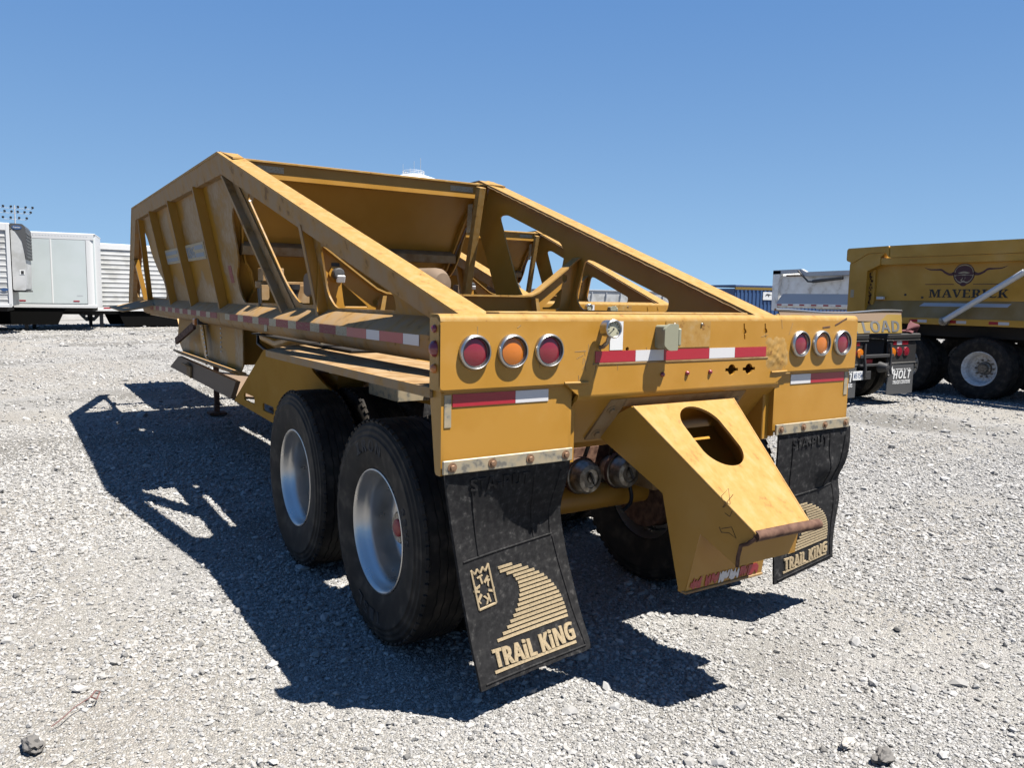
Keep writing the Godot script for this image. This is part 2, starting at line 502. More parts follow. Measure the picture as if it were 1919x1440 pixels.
func dust_sheen_panel() -> StandardMaterial3D:   # the side web: dust on paint, and reflected gravel painted in cream between the ribs, laid out in metres of length and height
	var w := 1152; var h := 160
	var data := PackedByteArray()
	data.resize(w * h * 3)
	var a := noise(1.0, 101, 4); var b := noise(1.0, 102, 4); var c := noise(1.0, 103, 3)
	var clean := Color(0.225, 0.112, 0.012); var dirt_sheen := Color(0.235, 0.18, 0.125); var mid := Color(0.185, 0.108, 0.035)
	for j in h:
		var y := 1.4 + 1.3 * (j + 0.5) / h
		for i in w:
			var z := -11.2 + 11.2 * (i + 0.5) / w
			var n := a.get_noise_2d(z * 1.4, y * 2.2)
			var f := b.get_noise_2d(z * 14.0, y * 14.0)
			var k := 0.46 + n * 0.55 + f * 0.40
			if z < -4.6 and z > -7.6:
				var cell := fposmod(z + 4.6, 1.21) / 1.21            # from one rib to the next
				var wave := 1.76 + 0.09 * c.get_noise_2d(z * 3.4, 7.0) + 0.06 * sin(z * 9.0)
				var upper := Vector2((cell - 0.45) / 0.42, (y - 2.25) / 0.24).length()
				k = 0.10 + f * 0.35 + n * 0.2
				k += 0.62 * smoothstep(1.1, 0.75, upper + n * 0.5)  # cream oval: reflection of the ground put into the colour
				k -= smoothstep(0.14, 0.02, absf(cell - 0.55 - (y - 2.2) * 0.1 + n * 0.1)) * smoothstep(0.3, 0.1, absf(y - 2.25)) * (0.8 if z < -5.9 else 0.15)
				k += smoothstep(wave, wave - 0.05, y) * 0.55  # wavy cream foot, painted reflection as well
				k -= smoothstep(wave, wave + 0.03, y) * smoothstep(2.0, 1.86, y) * 0.5
				k -= smoothstep(0.86, 0.98, cell) * 0.5
			elif z >= -4.6 and z < -3.4:
				k += 0.10 - 0.8 * smoothstep(-4.42, -4.5, z + 0.05 * n)
			var col := clean.lerp(mid, clampf(k * 2.0, 0.0, 1.0)).lerp(dirt_sheen, clampf(k * 1.5 - 0.6, 0.0, 1.0)).linear_to_srgb()
			var o := (j * w + i) * 3
			data[o] = int(clampf(col.r, 0, 1) * 255.0); data[o + 1] = int(clampf(col.g, 0, 1) * 255.0); data[o + 2] = int(clampf(col.b, 0, 1) * 255.0)
	var m := mat("web_dust_sheen", Color.WHITE, 0.42)
	m.albedo_texture = ImageTexture.create_from_image(Image.create_from_data(w, h, false, Image.FORMAT_RGB8, data))
	m.uv1_scale = Vector3(1.0 / 11.2, 1.0 / 1.3, 1)
	m.uv1_offset = Vector3(1.0, -1.4 / 1.3, 0)
	m.metallic_specular = 0.15
	m.clearcoat_enabled = true; m.clearcoat = 0.05; m.clearcoat_roughness = 0.1
	return m


# ---------------------------------------------------------------- wheels
func tyre_mesh() -> ArrayMesh:
	if not cache.has("tyre"):
		var p := []
		for q in [[.283, -.095], [.286, -.110], [.305, -.121], [.345, -.129], [.40, -.138], [.432, -.139], [.436, -.1405], [.446, -.1405], [.450, -.136], [.462, -.133], [.466, -.1345], [.474, -.133], [.478, -.129], [.486, -.127], [.490, -.1285], [.497, -.127], [.501, -.121], [.515, -.112], [.5215, -.104]]:
			p.append(Vector2(q[0], q[1]))
		for g in [-.058, -.02, .02, .058]:
			p.append_array([Vector2(.5255, g - .0035), Vector2(.520, g - .0022), Vector2(.520, g + .0022), Vector2(.5255, g + .0035)])
		for q in [[.5215, .104], [.515, .112], [.497, .127], [.45, .137], [.40, .138], [.345, .128], [.29, .112], [.283, .095]]:
			p.append(Vector2(q[0], q[1]))
		var b := Mb.new()
		b.lathe(p.slice(0, 19), Transform3D(), 72)
		b.lathe(p.slice(18, 36), Transform3D(), 144, 0.8, 0.0022, 4)
		b.lathe(p.slice(35), Transform3D(), 48)
		for k in 60:   # shoulder blocks
			var a := TAU * k / 60.0
			for s in [-1, 1]:
				var o := Vector3(cos(a), sin(a), 0)
				var side := Vector3(-sin(a), cos(a), 0)
				b.box(o * 0.5155 + Vector3(0, 0, s * 0.1095), Vector3(0.020, 0.034, 0.018), Basis(o, side, Vector3(0, 0, 1)).rotated(side, s * -0.55), 0.002)
		cache.tyre = b.mesh()
	return cache.tyre

func rim_mesh(deep: bool) -> ArrayMesh:   # dished face towards -z, the deep dish of an outer twin wheel
	var key := "rim" + str(deep)
	if not cache.has(key):
		var b := Mb.new()
		var p := []
		for q in ([[.300, -.098], [.309, -.110], [.308, -.120], [.302, -.122], [.294, -.116], [.287, -.104], [.281, -.085], [.272, -.070], [.264, -.060], [.258, -.035], [.2565, .02], [.255, .060], [.248, .078], [.236, .088], [.215, .093], [.175, .095], [.150, .095], [.142, .089], [.118, .089]] if deep
				else [[.300, .098], [.305, .10], [.302, .122], [.290, .116], [.272, .07], [.256, .0], [.250, -.012], [.2, -.03], [.118, -.032]]):
			p.append(Vector2(q[0], q[1]))
		b.lathe(p, Transform3D(), 64, 0.6)
		b.lathe([Vector2(.298, -.10), Vector2(.262, -.04), Vector2(.262, .05), Vector2(.298, .11)], Transform3D(), 48)
		cache[key] = b.mesh()
	return cache[key]

func hub_mesh() -> ArrayMesh:
	if not cache.has("hub"):
		var b := Mb.new()
		b.lathe([Vector2(.118, .092), Vector2(.112, .06), Vector2(.100, .048), Vector2(.085, .044), Vector2(.078, .0), Vector2(.070, -.010), Vector2(.0, -.010)], Transform3D(), 32)
		for k in 10:
			var a := TAU * k / 10.0
			b.lathe([Vector2(.019, .093), Vector2(.019, .070), Vector2(.012, .066), Vector2(.011, .042), Vector2(.0, .042)], Transform3D(Basis(), Vector3(cos(a) * .143, sin(a) * .143, 0)), 6)
		cache.hub = b.mesh()
	return cache.hub

func wheel(parent: Node, at: Vector3, outward: float, rim_mat: Material, outer := true, hub_mat: Material = null, scale := 1.0) -> Node3D:   # outward: the sign of x the dish faces
	var bs := Basis(Vector3(0, 0, 1), Vector3.UP, Vector3(-1, 0, 0)) if outward > 0 else Basis(Vector3(0, 0, -1), Vector3.UP, Vector3(1, 0, 0))
	var w := group_part("wheel", parent, Transform3D(bs * scale, at))
	put("tyre", tyre_mesh(), M.sidewall, w)
	put("rim", rim_mesh(outer), rim_mat, w).transform = Transform3D(Basis().scaled(Vector3(.95, .95, 1)), Vector3.ZERO)
	if outer:
		put("hub", hub_mesh(), hub_mat if hub_mat else M.steel, w)
	return w

func sidewall_words(w: Node3D) -> void:   # moulded lettering round the outer sidewall
	for q in [["IRON", 1.72, .405, .055, .060], ["GENE", .30, .375, .030, .036], ["T-SL", -1.70, .405, .05, .06]]:
		var b := Mb.new()
		for k in 4:
			var a: float = q[1] + (1.5 - k) * q[3] / q[2] * 1.5
			var o := Vector3(-cos(a), sin(a), 0)
			var side := Vector3(-sin(a), -cos(a), 0)
			write(b, (q[0] as String)[k], "Droid Sans", func(x, y, d):
				var r: float = q[2] + (y - .5) * q[4]
				var p: Vector3 = o * r + side * ((x - .5) * q[3])
				return p + Vector3(0, 0, -.1375 - .002 * d))
		obj("moulded_lettering", b, M.tread, w)

func bolt(parent: Node, at: Vector3, dir: Vector3, r: float, m: Material, called := "bolt") -> void:
	if not cache.has("bolt"):
		var b := Mb.new()
		b.lathe([Vector2(1.75, 0), Vector2(1.75, .25), Vector2(1.0, .27)], Transform3D(), 16)
		b.lathe([Vector2(1.05, .25), Vector2(1.05, .9), Vector2(.85, 1.05), Vector2(0, 1.1)], Transform3D(), 6, 0.95)
		cache.bolt = b.mesh()
	var o := put(called, cache.bolt, m, parent)
	var f := axis(at, dir)
	o.transform = Transform3D(f.basis * r, at)

func strip(parent: Node, called: String, c: Vector3, x: Vector3, y: Vector3, w: float, h: float, m: Material, skew := 0.0) -> MeshInstance3D:   # a thin tape or label on a surface
	var b := Mb.new()
	b.prism(PackedVector2Array([Vector2(-w / 2, -h / 2), Vector2(w / 2, -h / 2), Vector2(w / 2 + skew, h / 2), Vector2(-w / 2 + skew, h / 2)]), fr(c, x, y), -0.001, 0.0015)
	return obj(called, b, m, parent)


# ---------------------------------------------------------------- the bottom dump trailer
func leaning(s: float) -> Transform3D:   # (z, y, out) of a side frame that leans outwards with height; s is the side
	return Transform3D(Basis(Vector3(0, 0, 1), Vector3(0.195 * s, 1, 0), Vector3(s, 0, 0)), Vector3(0.603 * s, 0, 0))

func along(xs: Array, ys: Array, x: float) -> float:   # a curve through points, eased at each
	for k in xs.size() - 1:
		if x <= xs[k + 1] or k == xs.size() - 2:
			var p: float = ys[maxi(k - 1, 0)]
			var q: float = ys[mini(k + 2, ys.size() - 1)]
			return lerpf(ys[k], ys[k + 1], (x - xs[k]) / (xs[k + 1] - xs[k])) if x < xs[0] or x > xs[-1] else cubic_interpolate(ys[k], ys[k + 1], p, q, (x - xs[k]) / (xs[k + 1] - xs[k]))
	return ys[0]

func flap_point(side: float, u: float, v: float, d: float) -> Vector3:   # mud flaps: u across, v down, d out of the rear face
	var f := func(a: float, b: float) -> Vector3:
		if side < 0:   # the near flap hangs askew, its inner edge bowed forward
			b -= 0.022 * smoothstep(0.1, 0.42, b) * (1.0 - smoothstep(0.6, 1.0, b))
			var zl := along([0, .13, .28, .41, .54, .67, .78, 1], [-.016, -.022, -.022, -.02, -.017, -.006, .002, .031], b)
			var zr := along([0, .137, .262, .35, .5, .61, .715, .82, 1], [-.02, -.073, -.131, -.147, -.141, -.128, -.109, -.089, -.041], b)
			var e := pow(clampf(a, 0.0, 1.2), 0.8)
			return Vector3(-1.195 + 0.142 * b + a * (0.575 + 0.015 * b), 0.985 + (-0.861 + 0.006 * a) * b, zl + (zr - zl) * e)
		var fold := exp(-pow((b - 0.40) / 0.10, 2.0)) * smoothstep(0.45, 1.0, a)
		var hollow := exp(-pow((b - 0.30) / 0.09, 2.0)) * exp(-pow((a - 0.70) / 0.14, 2.0))
		return Vector3(0.655 + 0.575 * a + 0.035 * b - 0.065 * smoothstep(0.4, 1.0, b) * a, 0.975 + (0.20 + 0.05 * a - 0.975) * b, -0.016 - 0.025 * smoothstep(0.0, 0.5, b) * (1.0 + a) - 0.028 * fold + 0.03 * hollow + 0.008 * sin(b * 6.0) * a + 0.018 * b)
	var p: Vector3 = f.call(u, v)
	if d == 0.0:
		return p
	var n: Vector3 = ((f.call(u + 0.01, v) - p) as Vector3).cross(f.call(u, v - 0.01) - p).normalized()
	return p + n * d

func mud_flap(t: Node3D, s: float) -> void:
	var b := Mb.new()
	var front := []; var back := []
	for j in 41:
		var r0 := []; var r1 := []
		for i in 25:
			var u := i / 24.0; var v := j / 40.0
			if j == 40: v += 0.002 * sin(u * 23.0) + 0.0015 * sin(u * 57.0)
			r0.append(flap_point(s, u, v, 0.005)); r1.append(flap_point(s, u, v, -0.005))
		front.append(r0); back.append(r1)
	b.grid(front, false, false, true)
	b.grid(back)
	b.grid([front[40], back[40]])
	for k in [0, 24]:
		var e0 := []; var e1 := []
		for j in 41:
			e0.append(front[j][k]); e1.append(back[j][k])
		b.grid([e0, e1])
	var flap := obj("mud_flap", b, M.rubber, t)
	# moulded ribs
	b = Mb.new()
	for line in [[.05, .443, .88, .428], [.192, .09, .19, .44], [.70, .03, .708, .42], [.925, .06, .868, .425], [.886, .44, .951, .975], [.951, .975, .046, .98]]:
		var path := []
		for k in 15:
			path.append(flap_point(s, lerpf(line[0], line[2], k / 14.0), lerpf(line[1], line[3], k / 14.0), 0.005))
		b.tube(path, 0.0045, 6)
	obj("moulded_rib", b, M.rubber, flap)
	b = Mb.new()
	write(b, "STA-PUT", "Droid Sans", func(x, y, d): return flap_point(s, lerpf(.18, .66, x), lerpf(.105, .045, y), 0.003 + d * 0.007))
	obj("moulded_lettering", b, M.rubber, flap)
	# raised print: name, underline, winding road of stripes, crowned badge
	b = Mb.new()
	for k in 3:   # a heavy face: the strokes are thickened sideways
		write(b, "TRAiL KiNG", "Droid Sans", func(x, y, d): return flap_point(s, lerpf(.15, .875, x) + (k - 1) * .0045, lerpf(.928, .848, y) + 0.01 * sin(x * 3.0), 0.003 + d * (0.0077 + k * .0003)), 800)
	obj("raised_lettering", b, M.tan_print, flap)
	b = Mb.new()
	var bar := func(b2: Mb, u0: float, u1: float, v0: float, h: float) -> void:
		var rows := []
		for e in [[0.0, 0.002], [0.0, 0.009], [1.0, 0.009], [1.0, 0.002]]:
			var r := []
			for k in 9: r.append(flap_point(s, lerpf(u0, u1, k / 8.0), v0 + h * e[0], e[1]))
			rows.append(r)
		for k in 3:
			b2.grid([rows[k], rows[k + 1]], false, false, s < 2)
		for k in [0, 8]:
			b2.flat([rows[0][k], rows[1][k], rows[2][k], rows[3][k]], rows[1][k] - rows[1][4])
	bar.call(b, .136, .872, .939, .012)
	obj("underline", b, M.tan_print, flap)
	var left := PackedVector2Array([Vector2(.50, .50), Vector2(.30, .515), Vector2(.36, .535), Vector2(.46, .57), Vector2(.49, .61), Vector2(.488, .65), Vector2(.45, .70), Vector2(.385, .745), Vector2(.30, .79), Vector2(.15, .84)])
	var right := PackedVector2Array([Vector2(.50, .50), Vector2(.46, .515), Vector2(.56, .533), Vector2(.66, .57), Vector2(.737, .608), Vector2(.80, .655), Vector2(.845, .71), Vector2(.865, .765), Vector2(.87, .81), Vector2(.86, .84)])
	for k in 17:
		var v := 0.512 + k * 0.0192
		var e := [0.0, 0.0]
		for q in 2:
			var pl: PackedVector2Array = [left, right][q]
			for i in pl.size() - 1:
				if v >= pl[i].y and v <= pl[i + 1].y:
					e[q] = lerpf(pl[i].x, pl[i + 1].x, (v - pl[i].y) / (pl[i + 1].y - pl[i].y))
		b = Mb.new()
		bar.call(b, e[0], e[1], v, .0118)
		obj("road_stripe", b, M.tan_print, flap)
	b = Mb.new()
	var ring := [[.105, .490], [.135, .513], [.155, .492], [.18, .515], [.205, .490], [.225, .512], [.258, .482], [.268, .668], [.115, .673], [.105, .490]]
	var path := []
	for q in ring: path.append(flap_point(s, q[0], q[1], 0.006))
	for i in path.size() - 1: b.bar(path[i], path[i + 1], 0.008, 0.008, Vector3(0, 0, 1), 0.001)
	for k in 6:   # ring of letters inside the badge
		var a := TAU * k / 6.0 + 0.2
		write(b, ["T", "K"][k % 2], "Droid Sans", func(x, y, d):
			var q := Vector2(x - 0.5, y + 0.7) * Vector2(0.05, 0.052)
			q = q.rotated(a)
			return flap_point(s, .187 + q.x * 1.0, .592 - q.y * 0.76, 0.003 + d * 0.006))
	obj("crown_badge", b, M.tan_print, flap)

func tail_light(t: Node3D, x: float, y: float, lens: Material) -> void:
	var g := group_part("tail_light", t, Transform3D(Basis(), Vector3(x, y, 0.0)))
	a_lathe("bezel", [Vector2(.066, 0), Vector2(.066, .008), Vector2(.0635, .016), Vector2(.059, .020), Vector2(.054, .017), Vector2(.0505, .006)], Transform3D(), M.chrome, g, 40)
	a_lathe("gasket", [Vector2(.0575, .0185), Vector2(.055, .0195), Vector2(.0515, .012)], Transform3D(), M.black, g, 32)
	a_lathe("lens", [Vector2(.0515, .002), Vector2(.050, .007), Vector2(.035, .011), Vector2(.015, .0135), Vector2(.0, .014)], Transform3D(), lens, g, 32)

func small_lamp(t: Node3D, at: Vector3, dir: Vector3, r: float, lens: Material, called := "marker_lamp") -> void:
	var f := axis(at, dir)
	var b := Mb.new()
	b.lathe([Vector2(r, 0), Vector2(r, r * 0.35), Vector2(r * .75, r * .8), Vector2(r * .4, r * 1.0), Vector2(0, r * 1.05)], f, 20)
	obj(called, b, lens, t)

func side_frame(t: Node3D, s: float) -> void:
	var f := leaning(s)
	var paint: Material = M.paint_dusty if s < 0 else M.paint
	var top := P([-.02, 1.445, -3.62, 2.64, -8.32, 2.64, -10.85, 1.46])
	var inner := P([-.36, 1.445, -3.655, 2.49, -8.25, 2.495, -10.45, 1.46])
	var outline := PackedVector2Array(top)
	outline.append_array(P([-10.6, 1.43, -.05, 1.43]))
	var holes := [
		rnd(P([-3.70, 2.27, -3.64, 2.25, -3.40, 1.98, -3.03, 1.555, -4.0, 1.545, -4.08, 1.62, -4.08, 1.75, -3.93, 1.86, -3.88, 1.98, -3.86, 2.13, -3.80, 2.24]), .05, 3),
		rnd(P([-3.29, 2.31, -3.16, 2.31, -2.32, 2.035, -2.25, 1.96, -2.25, 1.555, -2.58, 1.555, -2.78, 1.68]), .10),
		rnd(P([-1.985, 1.90, -1.90, 1.89, -1.07, 1.625, -1.07, 1.548, -1.93, 1.545, -2.02, 1.63]), .09),
		rnd(P([-8.17, 2.38, -8.05, 2.28, -7.98, 2.05, -7.80, 1.86, -7.60, 1.76, -7.60, 1.62, -7.70, 1.545, -8.85, 1.545, -8.80, 1.70]), .06),
		rnd(P([-8.42, 2.40, -8.50, 2.40, -10.15, 1.62, -10.15, 1.545, -9.12, 1.545]), .07)]
	a_prism("side_web", outline, f, -0.012, 0.0, M.web_dust_sheen if s < 0 else M.paint, t, holes)
	# top chord: outer skin and the flange over it
	var skin := PackedVector2Array(top)
	for i in range(3, -1, -1): skin.append(inner[i])
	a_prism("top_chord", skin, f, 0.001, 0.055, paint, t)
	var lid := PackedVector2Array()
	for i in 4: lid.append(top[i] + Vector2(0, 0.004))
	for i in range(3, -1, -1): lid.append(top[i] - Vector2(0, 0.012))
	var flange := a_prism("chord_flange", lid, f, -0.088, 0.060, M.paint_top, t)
	var w := Mb.new()   # weld bead along the inner edge of the flange
	var bead := []
	for k in 90:
		var q := top[0].lerp(top[1], 0.05 + 0.9 * k / 89.0)
		bead.append(f * Vector3(q.x, q.y - 0.014 + 0.0015 * sin(k * 1.7), -0.090 + 0.001 * sin(k * 2.3)))
	w.tube(bead, 0.004, 5)
	obj("weld", w, M.paint_dull, flange)
	# ribs between ledge and chord
	for z in [-4.60, -5.85, -7.03]:
		a_prism("rib", P([z - .016, 1.47, z + .016, 1.47, z + .016, 2.50, z - .016, 2.50]), f, 0.001, 0.078, M.paint, t)
		strip(t, "rib_edge", f * Vector3(z, 1.985, 0.0795), Vector3(0, 0, 1), Vector3(0.195 * s, 1, 0), .034, 1.02, paint)
	for l in [[-2.10, 1.47, -2.10, 2.02], [-8.03, 2.48, -8.83, 1.47], [-9.18, 2.05, -9.18, 1.47]]:
		a_prism("rib", P([l[0] - .02, l[1], l[0] + .02, l[1], l[2] + .02, l[3], l[2] - .02, l[3]]), f, 0.001, 0.055, M.paint, t)
		a_prism("rib_edge", P([l[0] - .021, l[1], l[0] + .021, l[1], l[2] + .021, l[3], l[2] - .021, l[3]]), f, 0.056, 0.062, paint, t)
	# slanted brace: a channel, its open side to the rear
	var brace := group_part("brace", t)
	a_prism("channel_back", P([-3.66, 2.475, -3.46, 2.43, -2.68, 1.53, -2.64, 1.475, -2.84, 1.475]), f, 0.001, 0.010, M.paint_dull, brace)
	a_prism("channel_edge", P([-3.66, 2.475, -3.615, 2.475, -2.79, 1.475, -2.835, 1.475]), f, 0.011, 0.062, paint, brace)
	# ledge along the foot of the web, sloping out to a lip; its rounded lower edge turns back in
	var x0 := (.603 + .195 * 1.53) * s
	var prof := [Vector2(x0 - .004 * s, 1.535), Vector2(.985 * s, 1.472), Vector2(1.0 * s, 1.455), Vector2(1.0 * s, 1.385), Vector2(.985 * s, 1.355), Vector2(.95 * s, 1.335), Vector2(.91 * s, 1.33), Vector2(x0 - .02 * s, 1.36)]
	for part in [[-8.95, -4.495], [-4.485, -.04]]:
		a_prism("side_ledge", PackedVector2Array(prof), Transform3D(Basis(Vector3(1, 0, 0), Vector3(0, 1, 0), Vector3(0, 0, 1)), Vector3.ZERO), part[0], part[1], paint, t)
	# red and white tape along the lip
	var z := -.62
	var k := 0
	while z > -8.3:
		var len: float = [.165, .27][k % 2]
		if z - len < -4.42 and z > -4.55:
			z = -4.56
		strip(t, "reflective_tape", Vector3(1.002 * s, 1.428, z - len / 2), Vector3(0, 0, -s), Vector3(0, 1, 0), len - .002, .048,
			([M.tape_white, M.tape_red] if z > -1.3 else [M.tape_white_worn, M.tape_red_worn])[k % 2])
		z -= len
		k += 1
	strip(t, "reflective_tape", Vector3(1.002 * s, 1.385, -3.05), Vector3(0, 0, -s), Vector3(0, 1, 0), .07, .05, M.tape_white_worn)
	# name plate on the side between two ribs
	for half in [[-7.00, -5.89], [-5.81, -4.98]]:
		var plate := a_prism("name_plate", P([half[0], 1.925, half[1], 1.925, half[1], 2.075, half[0], 2.075]), f, 0.001, 0.012, M.tape_white_worn, t)
		for y in [1.957, 2.025]:
			var z0: float = half[0] + .05 if half[0] < -6 else half[0] + .42
			var z1: float = half[1] - .42 if half[0] < -6 else half[1] - .05
			a_prism("plate_bar", P([z0, y - .008, z1, y - .008, z1, y + .028, z0, y + .028]), f, 0.0125, 0.0145, M.blue_grey, plate)
		var b := Mb.new()
		write(b, "TRAIL" if (half[0] < -6) == (s < 0) else "KING", "Droid Sans", func(u, v, d):
			var a: float = half[1] - .38 if half[0] < -6 else half[0] + .04
			return f * Vector3(a + .34 * (u if s < 0 else 1.0 - u), 1.95 + .10 * v, .0125 + d * .002))
		obj("plate_lettering", b, M.blue_grey, plate)
	strip(t, "warning_sticker", f * Vector3(-4.24, 1.775, 0.001), Vector3(0, 0, -s), Vector3(.195 * s, 1, 0), .10, .14, M.tape_red_worn)
	# gusset where the chord meets the hopper rim
	var g := Mb.new()
	g.hexa([Vector3(.93 * s, 2.592, -3.62), Vector3(1.15 * s, 2.645, -3.66), Vector3(1.13 * s, 2.56, -3.34), Vector3(1.04 * s, 2.575, -3.42), Vector3(.93 * s, 2.604, -3.62), Vector3(1.15 * s, 2.657, -3.66), Vector3(1.13 * s, 2.572, -3.34), Vector3(1.04 * s, 2.587, -3.42)])
	obj("corner_gusset", g, M.paint_top, t)

func hopper(t: Node3D) -> void:
	var X := Vector3(1, 0, 0)
	var h := group_part("hopper", t)
	for e in [[-3.56, -3.66, -3.97, -4.32, -4.50, 1.0, -3.84], [-8.34, -8.24, -7.90, -7.30, -6.95, -1.0, -8.06]]:   # rear and front end
		var d: float = e[5]
		a_box("rim", Vector3(0, 2.535, e[0]), Vector3(2.16, .125, .014), M.paint, h)
		a_prism("rim_flange", P([e[0] + .035 * d, 2.600, e[0] - .05 * d, 2.616, e[0] - .05 * d, 2.604, e[0] + .035 * d, 2.588]), Transform3D(Basis(Vector3(0, 0, 1), Vector3.UP, Vector3(-1, 0, 0)), Vector3.ZERO), -1.0, 1.0, M.paint_top, h)
		var b := Mb.new()
		var rows := []
		for q in [[2.49, e[0] - .008 * d, 1.072], [2.47, e[1], 1.068], [2.24, e[6], 1.022], [2.0, e[2], .976], [1.4, e[3], .875], [1.0, e[4], .86]]:
			var line := []
			for k in 13:
				var u := k / 6.0 - 1.0
				line.append(Vector3(u * q[2], q[0], q[1] + d * (0.012 * sin(u * 7.0) * sin(q[0] * 4.0))))
			rows.append(line)
		b.grid(rows, false, false, d < 0)
		var rows2 := []
		for r in rows:
			var line := []
			for p in r: line.append(p - Vector3(0, 0, .01 * d))
			rows2.append(line)
		b.grid(rows2, false, false, d > 0)
		obj("end_sheet", b, M.paint, h)
		for s in [-1, 1]:   # rolled flange along the edge of the end sheet
			var path := []
			for q in [[2.475, e[1], 1.00], [2.3, lerpf(e[1], e[2], .4), .965], [2.1, lerpf(e[1], e[2], .78), .945], [1.98, e[2], .93], [1.87, e[2] - .03 * d, .90], [1.80, e[2] - .07 * d, .85], [1.66, e[2] - .16 * d, .80], [1.45, e[3], .86]]:
				path.append(Vector3(q[2] * s, q[0], q[1] + .012 * d))
			b = Mb.new()
			for i in path.size() - 1: b.bar(path[i], path[i + 1] + (path[i + 1] - path[i]).normalized() * .01, .012, .06, Vector3(0, 0, 1), .002)
			obj("edge_flange", b, M.paint, h)
		a_prism("cross_beam", P([e[2] - .02 * d, 1.925, e[2] + .10 * d, 1.925, e[2] + .10 * d, 1.99, e[2] + .03 * d, 2.03, e[2] - .02 * d, 2.03]), Transform3D(Basis(Vector3(0, 0, 1), Vector3.UP, Vector3(-1, 0, 0)), Vector3.ZERO), -.94, .94, M.paint_dull, h)
	for s in [-1, 1]:
		strip(h, "reflective_tape", Vector3(.82 * s, 2.545, -3.551), X, Vector3.UP, .22, .045, M.tape_white_worn)
		var tl := strip(h, "reflective_tape", Vector3(.945 * s, 2.31, -3.645), Vector3(.97, .18 * s, 0).normalized(), Vector3(-.18 * s, .97, .45).normalized(), .045, .26, M.tape_white_worn)
		tl.position.z += .012
		# lower side of the hopper, with its lip and the gate below
		var b := Mb.new()
		b.prism(P([-7.0, 1.40, -4.18, 1.40, -4.18, 1.02, -4.26, .965, -6.85, .965, -7.15, 1.10]), fr(Vector3(.885 * s, 0, 0), Vector3(0, 0, 1), Vector3.UP, Vector3(s, 0, 0)), -.01, 0.0)
		obj("lower_side", b, M.web_dust_sheen if s < 0 else M.paint, h)
		a_prism("lip", P([.84 * s, .955, .90 * s, .955, .955 * s, .985, .965 * s, .97, .91 * s, .935, .84 * s, .935]), Transform3D(), -7.0, -4.25, M.paint_dusty, h)
		var gt := group_part("gate", h)
		var gp := Mb.new()
		gp.hexa([Vector3(.90 * s, .90, -7.05), Vector3(.90 * s, .87, -4.38), Vector3(.90 * s, .70, -4.58), Vector3(.90 * s, .73, -7.62), Vector3(.86 * s, .90, -7.05), Vector3(.86 * s, .87, -4.38), Vector3(.86 * s, .70, -4.58), Vector3(.86 * s, .73, -7.62)])
		gp.hexa([Vector3(.86 * s, .72, -7.4), Vector3(.86 * s, .70, -4.6), Vector3(.03 * s, .60, -4.6), Vector3(.03 * s, .60, -7.4), Vector3(.86 * s, .74, -7.4), Vector3(.86 * s, .72, -4.6), Vector3(.03 * s, .62, -4.6), Vector3(.03 * s, .62, -7.4)])
		obj("gate_plate", gp, M.undercarriage if s > 0 else M.box_brown, gt)
		var hd := Mb.new()
		var c := Vector3(.915 * s, .80, -6.35)
		hd.box(c, Vector3(.02, .13, .20), Basis().rotated(X, .15), .004)
		hd.tube([c + Vector3(.01 * s, .05, -.10), c + Vector3(.05 * s, .065, -.10), c + Vector3(.05 * s, .065, .10), c + Vector3(.01 * s, .05, .10)], .011, 8)
		obj("handle", hd, M.paint_dull, gt)
	# bulkheads that close the sides above the lower hopper
	for s in [-1, 1]:
		var b := Mb.new()
		b.hexa([Vector3(.89 * s, 1.52, -8.0), Vector3(.89 * s, 1.52, -4.1), Vector3(.885 * s, 1.38, -4.15), Vector3(.885 * s, 1.38, -7.3), Vector3(.878 * s, 1.52, -8.0), Vector3(.878 * s, 1.52, -4.1), Vector3(.873 * s, 1.38, -4.15), Vector3(.873 * s, 1.38, -7.3)])
		obj("sill_sheet", b, M.paint, h)

func gate_linkage(t: Node3D, s: float) -> void:
	var x := .93 * s
	var l := group_part("gate_lever", t)
	a_bar("lever_arm", Vector3(1.0 * s, 1.10, -6.55), Vector3(.97 * s, 1.30, -5.72), .03, .075, M.rust, l)
	var f := fr(Vector3(x, 0, 0), Vector3(0, 0, 1), Vector3.UP, Vector3(s, 0, 0))
	var quad := PackedVector2Array([Vector2(-5.66, 1.36), Vector2(-5.50, 1.36)])
	for k in 7: quad.append(Vector2(-5.50 + .17 * sin(k * .26), 1.32 - .33 * k / 6.0 + .02))
	quad.append_array(P([-5.20, 1.0, -5.33, 1.0]))
	for k in 7: quad.append(Vector2(-5.40 - .22 * sin(k * .24), 1.02 + .05 * k))
	a_prism("quadrant_plate", quad, f, 0, .014, M.paint, l)
	for k in 8:
		small_lamp(l, Vector3(x + .015 * s, 1.30 - .038 * k, -5.52 + .035 * k), Vector3(s, 0, 0), .009, M.label_white, "hole_light_dot")  # white dots stand for light showing through a row of holes
	for k in 6:
		small_lamp(l, Vector3(.888 * s, 1.30 - .042 * k, -4.95), Vector3(s, 0, 0), .008, M.label_white, "hole_light_dot")  # second row of dots, light through holes put in as white
	a_box("lamp_bracket", Vector3(.96 * s, 1.345, -5.43), Vector3(.09, .05, .13), M.black, l)
	a_box("side_marker", Vector3(1.01 * s, 1.345, -5.46), Vector3(.035, .06, .09), M.amber_lens, l, .012)

